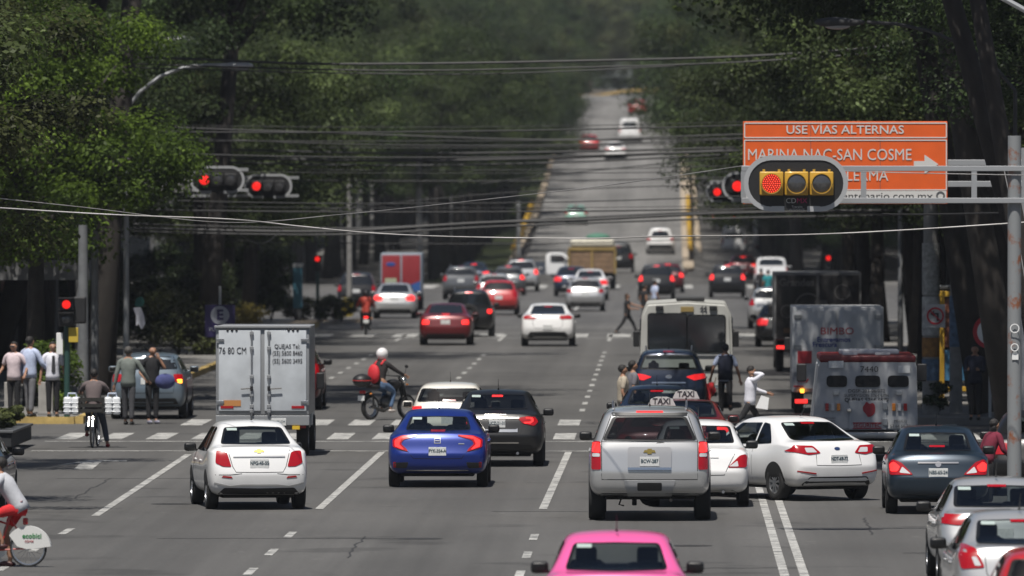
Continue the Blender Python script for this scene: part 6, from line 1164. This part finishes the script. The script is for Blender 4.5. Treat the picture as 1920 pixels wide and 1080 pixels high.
# ---------------------------------------------------------------- trees
def leafmat(name, a, c, tr=.4):
    m = bpy.data.materials.new(name); m.use_nodes = True; n = m.node_tree; b = n.nodes['Principled BSDF']; out = n.nodes['Material Output']
    g = n.nodes.new('ShaderNodeNewGeometry'); r = n.nodes.new('ShaderNodeValToRGB'); r.color_ramp.elements[0].color = (*a, 1); r.color_ramp.elements[1].color = (*c, 1)
    e = r.color_ramp.elements.new(.7); e.color = (*[(p*.6+q*.4) for p, q in zip(a, c)], 1)
    tc = n.nodes.new('ShaderNodeTexCoord'); nz = n.nodes.new('ShaderNodeTexNoise'); nz.inputs['Scale'].default_value = .55; nz.inputs['Detail'].default_value = 3; n.links.new(tc.outputs['Object'], nz.inputs['Vector'])
    m1 = n.nodes.new('ShaderNodeMapRange'); m1.inputs[1].default_value = .38; m1.inputs[2].default_value = .66; n.links.new(nz.outputs[0], m1.inputs[0])  # broad noise colours lit clumps and dark voids into the foliage
    m2 = n.nodes.new('ShaderNodeMath'); m2.operation = 'MULTIPLY_ADD'; m2.inputs[1].default_value = .35; m2.inputs[2].default_value = 0; n.links.new(g.outputs['Random Per Island'], m2.inputs[0])
    m3 = n.nodes.new('ShaderNodeMath'); m3.operation = 'MULTIPLY_ADD'; m3.inputs[1].default_value = .65; n.links.new(m1.outputs[0], m3.inputs[0]); n.links.new(m2.outputs[0], m3.inputs[2]); n.links.new(m3.outputs[0], r.inputs[0]); oi = n.nodes.new('ShaderNodeObjectInfo'); hs = n.nodes.new('ShaderNodeHueSaturation')
    mr = n.nodes.new('ShaderNodeMapRange'); mr.inputs[3].default_value = .75; mr.inputs[4].default_value = 1.25; n.links.new(oi.outputs['Random'], mr.inputs[0]); n.links.new(mr.outputs[0], hs.inputs['Value'])
    mh = n.nodes.new('ShaderNodeMapRange'); mh.inputs[3].default_value = .475; mh.inputs[4].default_value = .51; n.links.new(oi.outputs['Random'], mh.inputs[0]); n.links.new(mh.outputs[0], hs.inputs['Hue'])
    n.links.new(r.outputs[0], hs.inputs['Color']); n.links.new(hs.outputs[0], b.inputs['Base Color']); b.inputs['Roughness'].default_value = .5; b.inputs['Specular IOR Level'].default_value = .15
    t = n.nodes.new('ShaderNodeBsdfTranslucent'); n.links.new(hs.outputs[0], t.inputs[0]); mx = n.nodes.new('ShaderNodeMixShader'); mx.inputs[0].default_value = tr
    n.links.new(b.outputs[0], mx.inputs[1]); n.links.new(t.outputs[0], mx.inputs[2]); n.links.new(mx.outputs[0], out.inputs[0]); return m
LF1 = leafmat('leaves_olive', (.014, .020, .009), (.155, .20, .065)); LF2 = leafmat('leaves_deep', (.009, .015, .007), (.11, .165, .055)); LF3 = leafmat('leaves_fresh', (.025, .05, .010), (.23, .37, .05), .5)
LF4 = leafmat('leaves_dry_olive', (.05, .055, .02), (.24, .29, .13), .4)  # brighter leaves with distance haze worked into their colour
BRK = mat('bark', (.024, .020, .017), .95, var=.3, vscale=4, bump=.8)
def leaf_mesh(rng, cen, nleaf, sig, size):
    """clumps of leaf-sized quads round the given centres"""
    C = np.repeat(cen, nleaf, axis=0); N = len(C); S = np.repeat(sig, nleaf)[:, None]
    v = rng.normal(size=(N, 3)); v /= np.linalg.norm(v, axis=1)[:, None]; rad = rng.random(N)[:, None]**.45
    P_ = C+v*rad*S*np.array([1.1, 1.1, .7]); no = v*.9+rng.normal(size=(N, 3))*.42+np.array([0, -.1, .75]); no /= np.linalg.norm(no, axis=1)[:, None]
    a = np.cross(no, rng.normal(size=(N, 3))); a /= np.linalg.norm(a, axis=1)[:, None]; b = np.cross(no, a); sz = (size*(.6+.8*rng.random(N)))[:, None]
    q = np.stack([P_-a*sz*.5, P_+b*sz*.32, P_+a*sz*.5, P_-b*sz*.32], 1).reshape(-1, 3)
    me = bpy.data.meshes.new('crown'); me.vertices.add(4*N); me.vertices.foreach_set('co', q.ravel()); me.loops.add(4*N); me.loops.foreach_set('vertex_index', np.arange(4*N)); me.polygons.add(N); me.polygons.foreach_set('loop_start', np.arange(0, 4*N, 4)); me.polygons.foreach_set('loop_total', np.full(N, 4)); me.update(); me.validate(); return me
def crown_mesh(seed, rx=4.6, rz=3.6, nc=78, nleaf=640, size=.12, flat=0):
    rng = np.random.default_rng(seed); v = rng.normal(size=(nc, 3)); v /= np.linalg.norm(v, axis=1)[:, None]; r = .35+.62*rng.random(nc)**.6
    lob = 1+.22*np.sin(3*np.arctan2(v[:, 1], v[:, 0])+seed)+.15*rng.normal(size=nc); c = v*r[:, None]*lob[:, None]*np.array([rx, rx, rz]); c[:, 2] = np.where(c[:, 2] < -rz*.65, -rz*.65+.2*c[:, 2], c[:, 2])
    return leaf_mesh(rng, c, nleaf, .6+.8*rng.random(nc), size), c
CR = []
for i, (rx, rz, lm) in enumerate(((4.6, 3.8, LF1), (5.2, 3.6, LF2), (4.2, 4.2, LF2), (5.0, 4.0, LF1), (4.0, 3.4, LF3), (5.4, 4.2, LF2), (5.0, 4.0, LF4))):
    me, c = crown_mesh(10+i, rx, rz); me.materials.append(lm)
    b = MB(); rnd_ = random.Random(i); base = Vector((0, 0, -rz-3.2-2.2))
    fork = Vector((.1, .1, -rz*.62)); b.tube([base, base*.6+fork*.4+Vector((.15, 0, 0)), fork], [.34, .27, .2], 10)
    for k in range(9):
        e = Vector(c[(k*7) % len(c)])*.85; st_ = base*.15*rnd_.random()+fork*(1-.15*rnd_.random()); b.tube([st_, (st_*.55+e*.45)+Vector((rnd_.uniform(-.4, .4), rnd_.uniform(-.4, .4), .3)), e], [.14, .08, .03], 6)
    tm = bpy.data.meshes.new('trunk'); bmesh.ops.recalc_face_normals(b.b, faces=b.b.faces); b.b.to_mesh(tm); b.b.free(); tm.materials.append(BRK); tm.shade_smooth(); CR.append((me, tm, rx, rz))
rt = random.Random(5); TN = [0]
def tree(x, y, sc=1.0, k=None, h=None, group='trees lining the avenue', label=None, dx=0, dy=0):
    """h: height of the crown's centre above ground"""
    k = rt.randrange(6) if k is None else k
    while k == 4 and label is None: k = rt.randrange(6)
    me, tm, rx, rz = CR[k]; g = gh(x, y); h = h or 8.0*sc
    T = thing('street_tree', label, 'tree', (x, y, g), 0, group)
    c = me; o = bpy.data.objects.new('crown', c); COL.objects.link(o); o.parent = T; o.location = (dx, dy, h); o.scale = (sc,)*3; o.rotation_euler = (0, 0, rt.uniform(0, 6.28))
    t = bpy.data.objects.new('trunk', tm); COL.objects.link(t); t.parent = T; bl = (rz+5.4)*sc; t.scale = (sc*.85, sc*.85, h/(rz+5.4)); t.location = (dx, dy, h); t.rotation_euler = o.rotation_euler if not dx else Vector((dx, dy, h)).to_track_quat('Z', 'Y').to_euler()
    return T
def row(x, y0, y1, step, sc, side, gname, lab, h=None, jit=1.0):
    y = y0
    while y <= y1:
        s = sc*rt.uniform(.9, 1.12); T = tree(x+rt.uniform(-jit, jit)*.6, y+rt.uniform(-1, 1)*step*.2, s, h=(h*rt.uniform(.93, 1.07) if h else None), group=gname); T['label'] = lab; y += step
tree(-15.2, 171, 1.0, 0, 8.2, label='near left tree whose crown shades the road beside the hire bicycle'); tree(-15.9, 196, .95, 3, 7.6, label='olive green tree filling the left edge above the hedge')
tree(-15.4, 245, .95, 4, 6.9, label='fresh green tree reaching over the left corner'); tree(-21.5, 243, 1.0, 0, 9.5, label='tall tree at upper left behind the fresh green one')
tree(-20, 212, 1.1, 3, 10.5, label='olive tree at the upper left edge over the cross street corner')
tree(-14.2, 252, 1.3, 1, 16.8, label='very tall tree whose crown stays above the picture at left', dx=1.5, dy=3); tree(-18.0, 266, 1.25, 5, 16.5, label='tall tree set back from the left kerb, reaching over the lanes', dx=5); tree(-14.6, 318, 1.3, 5, 15.5, label='second very tall tree shading the left lanes', dx=1.5); tree(8.5, 262, 1.3, 5, 15, label='tall tree overhanging the right lane past the bread truck', dx=-2.5); tree(8.5, 290, 1.3, 1, 15.5, label='tall tree overhanging the poster truck', dx=-3); tree(8, 322, 1.3, 1, 15.5, label='tall tree overhanging the right lane beyond the poster truck', dx=-2)
for i, (x_, y_, h_, sc_, k_, dx_) in enumerate(((7.4, 192.5, 14.5, .85, 5, -2.6), (7.9, 194, 15.5, .98, 3, -4.4), (7.6, 223, 14.5, 1.35, 3, -2.6), (7.4, 236, 14.5, 1.35, 2, -2.6), (8.2, 230, 16, 1.2, 5, -3))): tree(x_, y_, sc_, k_, h_, label=['tall tree nearest the rusty pole, crown out of sight', 'tall tree shading the armoured truck', 'tall tree over the right side kerb past the armoured truck', 'tall tree shading the bread truck', 'tall tree between those shading the two white trucks'][i], dx=dx_)
row(-19.2, 252, 334, 9, 1.0, -1, 'left kerb trees', 'dark street tree set back from the left kerb', 8.2)
row(-15.9, 346, 398, 8.5, 1.0, -1, 'left kerb trees', 'dark street tree in the row along the left kerb before the second crossing', 7.9)
row(-23, 256, 398, 11, 1.15, -1, 'left back trees', 'taller tree behind the left kerb row', 11)
row(-13.2, 560, 1040, 11, 1.05, -1, 'median trees', 'tree on the grass strip left of the overpass', 9.5, .5)
row(-20, 552, 1040, 14, 1.35, -1, 'left side road trees', 'large tree beyond the left side road', 12); row(-31, 560, 1060, 18, 1.7, -1, 'left far trees', 'very large tree far behind on the left', 15)
row(-24.5, 552, 640, 8, 1.0, -1, 'left side road shrubby trees', 'low-crowned tree beyond the left side road', 6)
row(8.0, 252, 334, 9.5, 1.0, 1, 'right kerb trees', 'dark street tree along the right kerb', 8.8); row(7.0, 345, 398, 9, 1.1, 1, 'right kerb trees', 'dark street tree along the right kerb before the second crossing', 8.4); row(12.5, 236, 398, 10, 1.2, 1, 'right back trees', 'taller tree behind the right kerb row', 10.5)
tree(8.8, 210, .85, 5, 10.2, label='dark tree crown over the upper right corner'); tree(12.5, 222, 1.1, 1, 9, label='dark tree at the right edge behind the rusty pole')
row(7.0, 556, 1040, 10.5, 1.4, 1, 'right overpass trees', 'large dark tree right of the overpass', 12.4, .8); row(14, 560, 1050, 15, 1.5, 1, 'right far trees', 'very large tree far behind on the right', 13)
row(10, 552, 640, 9, 1.0, 1, 'right overpass shrubby trees', 'low-crowned tree right of the overpass', 6)
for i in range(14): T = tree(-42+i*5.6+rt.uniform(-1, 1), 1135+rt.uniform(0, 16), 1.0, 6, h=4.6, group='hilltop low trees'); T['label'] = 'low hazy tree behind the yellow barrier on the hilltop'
for i in range(18): T = tree(-100+i*12+rt.uniform(-2, 2), 1330+rt.uniform(0, 25), 2.3, h=9, group='hilltop last trees'); T['label'] = 'very hazy tree in the last row on the far hill'
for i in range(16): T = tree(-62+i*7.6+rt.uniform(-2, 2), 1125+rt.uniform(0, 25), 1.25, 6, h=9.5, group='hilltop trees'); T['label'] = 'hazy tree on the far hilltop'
for i in range(12): T = tree(-80+i*13+rt.uniform(-2, 2), 1210+rt.uniform(0, 25), 2.1, h=15, group='hilltop back trees'); T['label'] = 'hazy larger tree behind the far hilltop trees'
# shrubs and hedge
def shrub(name, label, x, y, z, dims, n=26, m=LF1, size=.09, planter=None):
    rng = np.random.default_rng(int(abs(x*100)+y)); c = (rng.random((n, 3))-.5)*np.array(dims)*.75+np.array([0, 0, dims[2]/2]); T = thing(name, label, 'shrub' if name == 'shrub' else 'hedge', (x, y, z))
    me = leaf_mesh(rng, c, 170, np.full(n, min(dims)*.28), size); me.name = 'foliage'; lnk('foliage', me, m, T)
    b = MB()
    for i in range(5): b.tube([(0, 0, -.05), (c[i][0]*.4, c[i][1]*.4, dims[2]*.3), tuple(c[i]*.8)], [.03, .02, .01], 5)
    b.put('stems', BRK, T); return T
X, Y = px(5, 850); shrub('hedge', 'clipped hedge in a dark planter at the left edge', X-.62, Y+3.2, .40, (1.6, 6.5, .45), 120, LF1)
t = thing('planter', 'dark planter wall under the clipped hedge at the left edge', 'planter', (X-.6, Y+3.2, .1)); MB().box((0, 0, .16), (1.55, 6.4, .30), .03).put('wall', mat('planter_dark', (.02, .022, .024), .8), t); MB().box((0, 0, .335), (1.62, 6.5, .05), .01).put('coping', DGY, t)
X, Y = px(76, 795); shrub('shrub', 'round green bush behind the waiting men', X, Y+4, .15, (1.2, 1.2, 1.9), 30, LF3)
X, Y = px(470, 650); shrub('shrub', 'yellow green shrub beyond the box truck roof', X, 330, .15, (2.2, 2, 1.5), 30, leafmat('leaves_yellow', (.10, .10, .02), (.28, .22, .05)))
X, Y = px(430, 640); shrub('shrub', 'green shrub behind the parking sign', X, 318, .15, (2.6, 2, 2.2), 34, LF1)
for i, x_ in enumerate((560, 610, 640)): shrub('shrub', ['low bush left of the small red signal', 'low bush right of the small red signal', 'low bush beside the litter bin'][i], (x_-VX)*397/F, 397, .15, (1.1, 1, 1.0), 14, LF1)
shrub('shrub', 'long low bushes on the tip of the median strip', -12.6, 800, gl(800)+.1, (3.2, 14, 1.8), 60, LF1, .16); shrub('shrub', 'low plants beneath the bus shelter pole', 6.2, 236, .15, (.7, .7, .8), 12, LF2)

for i in range(8): shrub('hedge', ['tall dark hedge before the second cross street, %s' % q for q in ('nearest the kerb', 'second from the kerb', 'third from the kerb', 'fourth from the kerb', 'fourth from the building', 'third from the building', 'second from the building', 'nearest the building')][i], -15.6-i*1.5, 396.5+rt.uniform(-1, 1), .15, (1.9, 1.6, rt.uniform(2.6, 3.6)), 46, LF2, .13)  # added hedge row hides the bright street to read as deep shade
for i in range(5): shrub('hedge', ['dark undergrowth in the left shade, %s' % q for q in ('first clump from the kerb', 'second clump', 'middle clump', 'fourth clump', 'clump by the building')][i], -15.4-i*1.7, 335+i*3, .15, (2.0, 1.8, rt.uniform(2, 3)), 40, LF2, .12)  # added clumps darken the view under the left trees
# ---------------------------------------------------------------- air
b = MB().box((-15, 720, 24), (260, 1570, 56)); hz = b.put('haze', None); hm_ = bpy.data.materials.new('haze_air'); hm_.use_nodes = True; n = hm_.node_tree; n.nodes.remove(n.nodes['Principled BSDF'])
v = n.nodes.new('ShaderNodeVolumePrincipled'); v.inputs['Density'].default_value = .00008; v.inputs['Color'].default_value = (.82, .88, .98, 1); v.inputs['Anisotropy'].default_value = .2; n.links.new(v.outputs[0], n.nodes['Material Output'].inputs['Volume'])
hz.data.materials.append(hm_); tag(hz, kind='stuff'); hm_.volume_intersection_method if False else None
SC.cycles.volume_bounces = 0; SC.cycles.volume_step_rate = 4
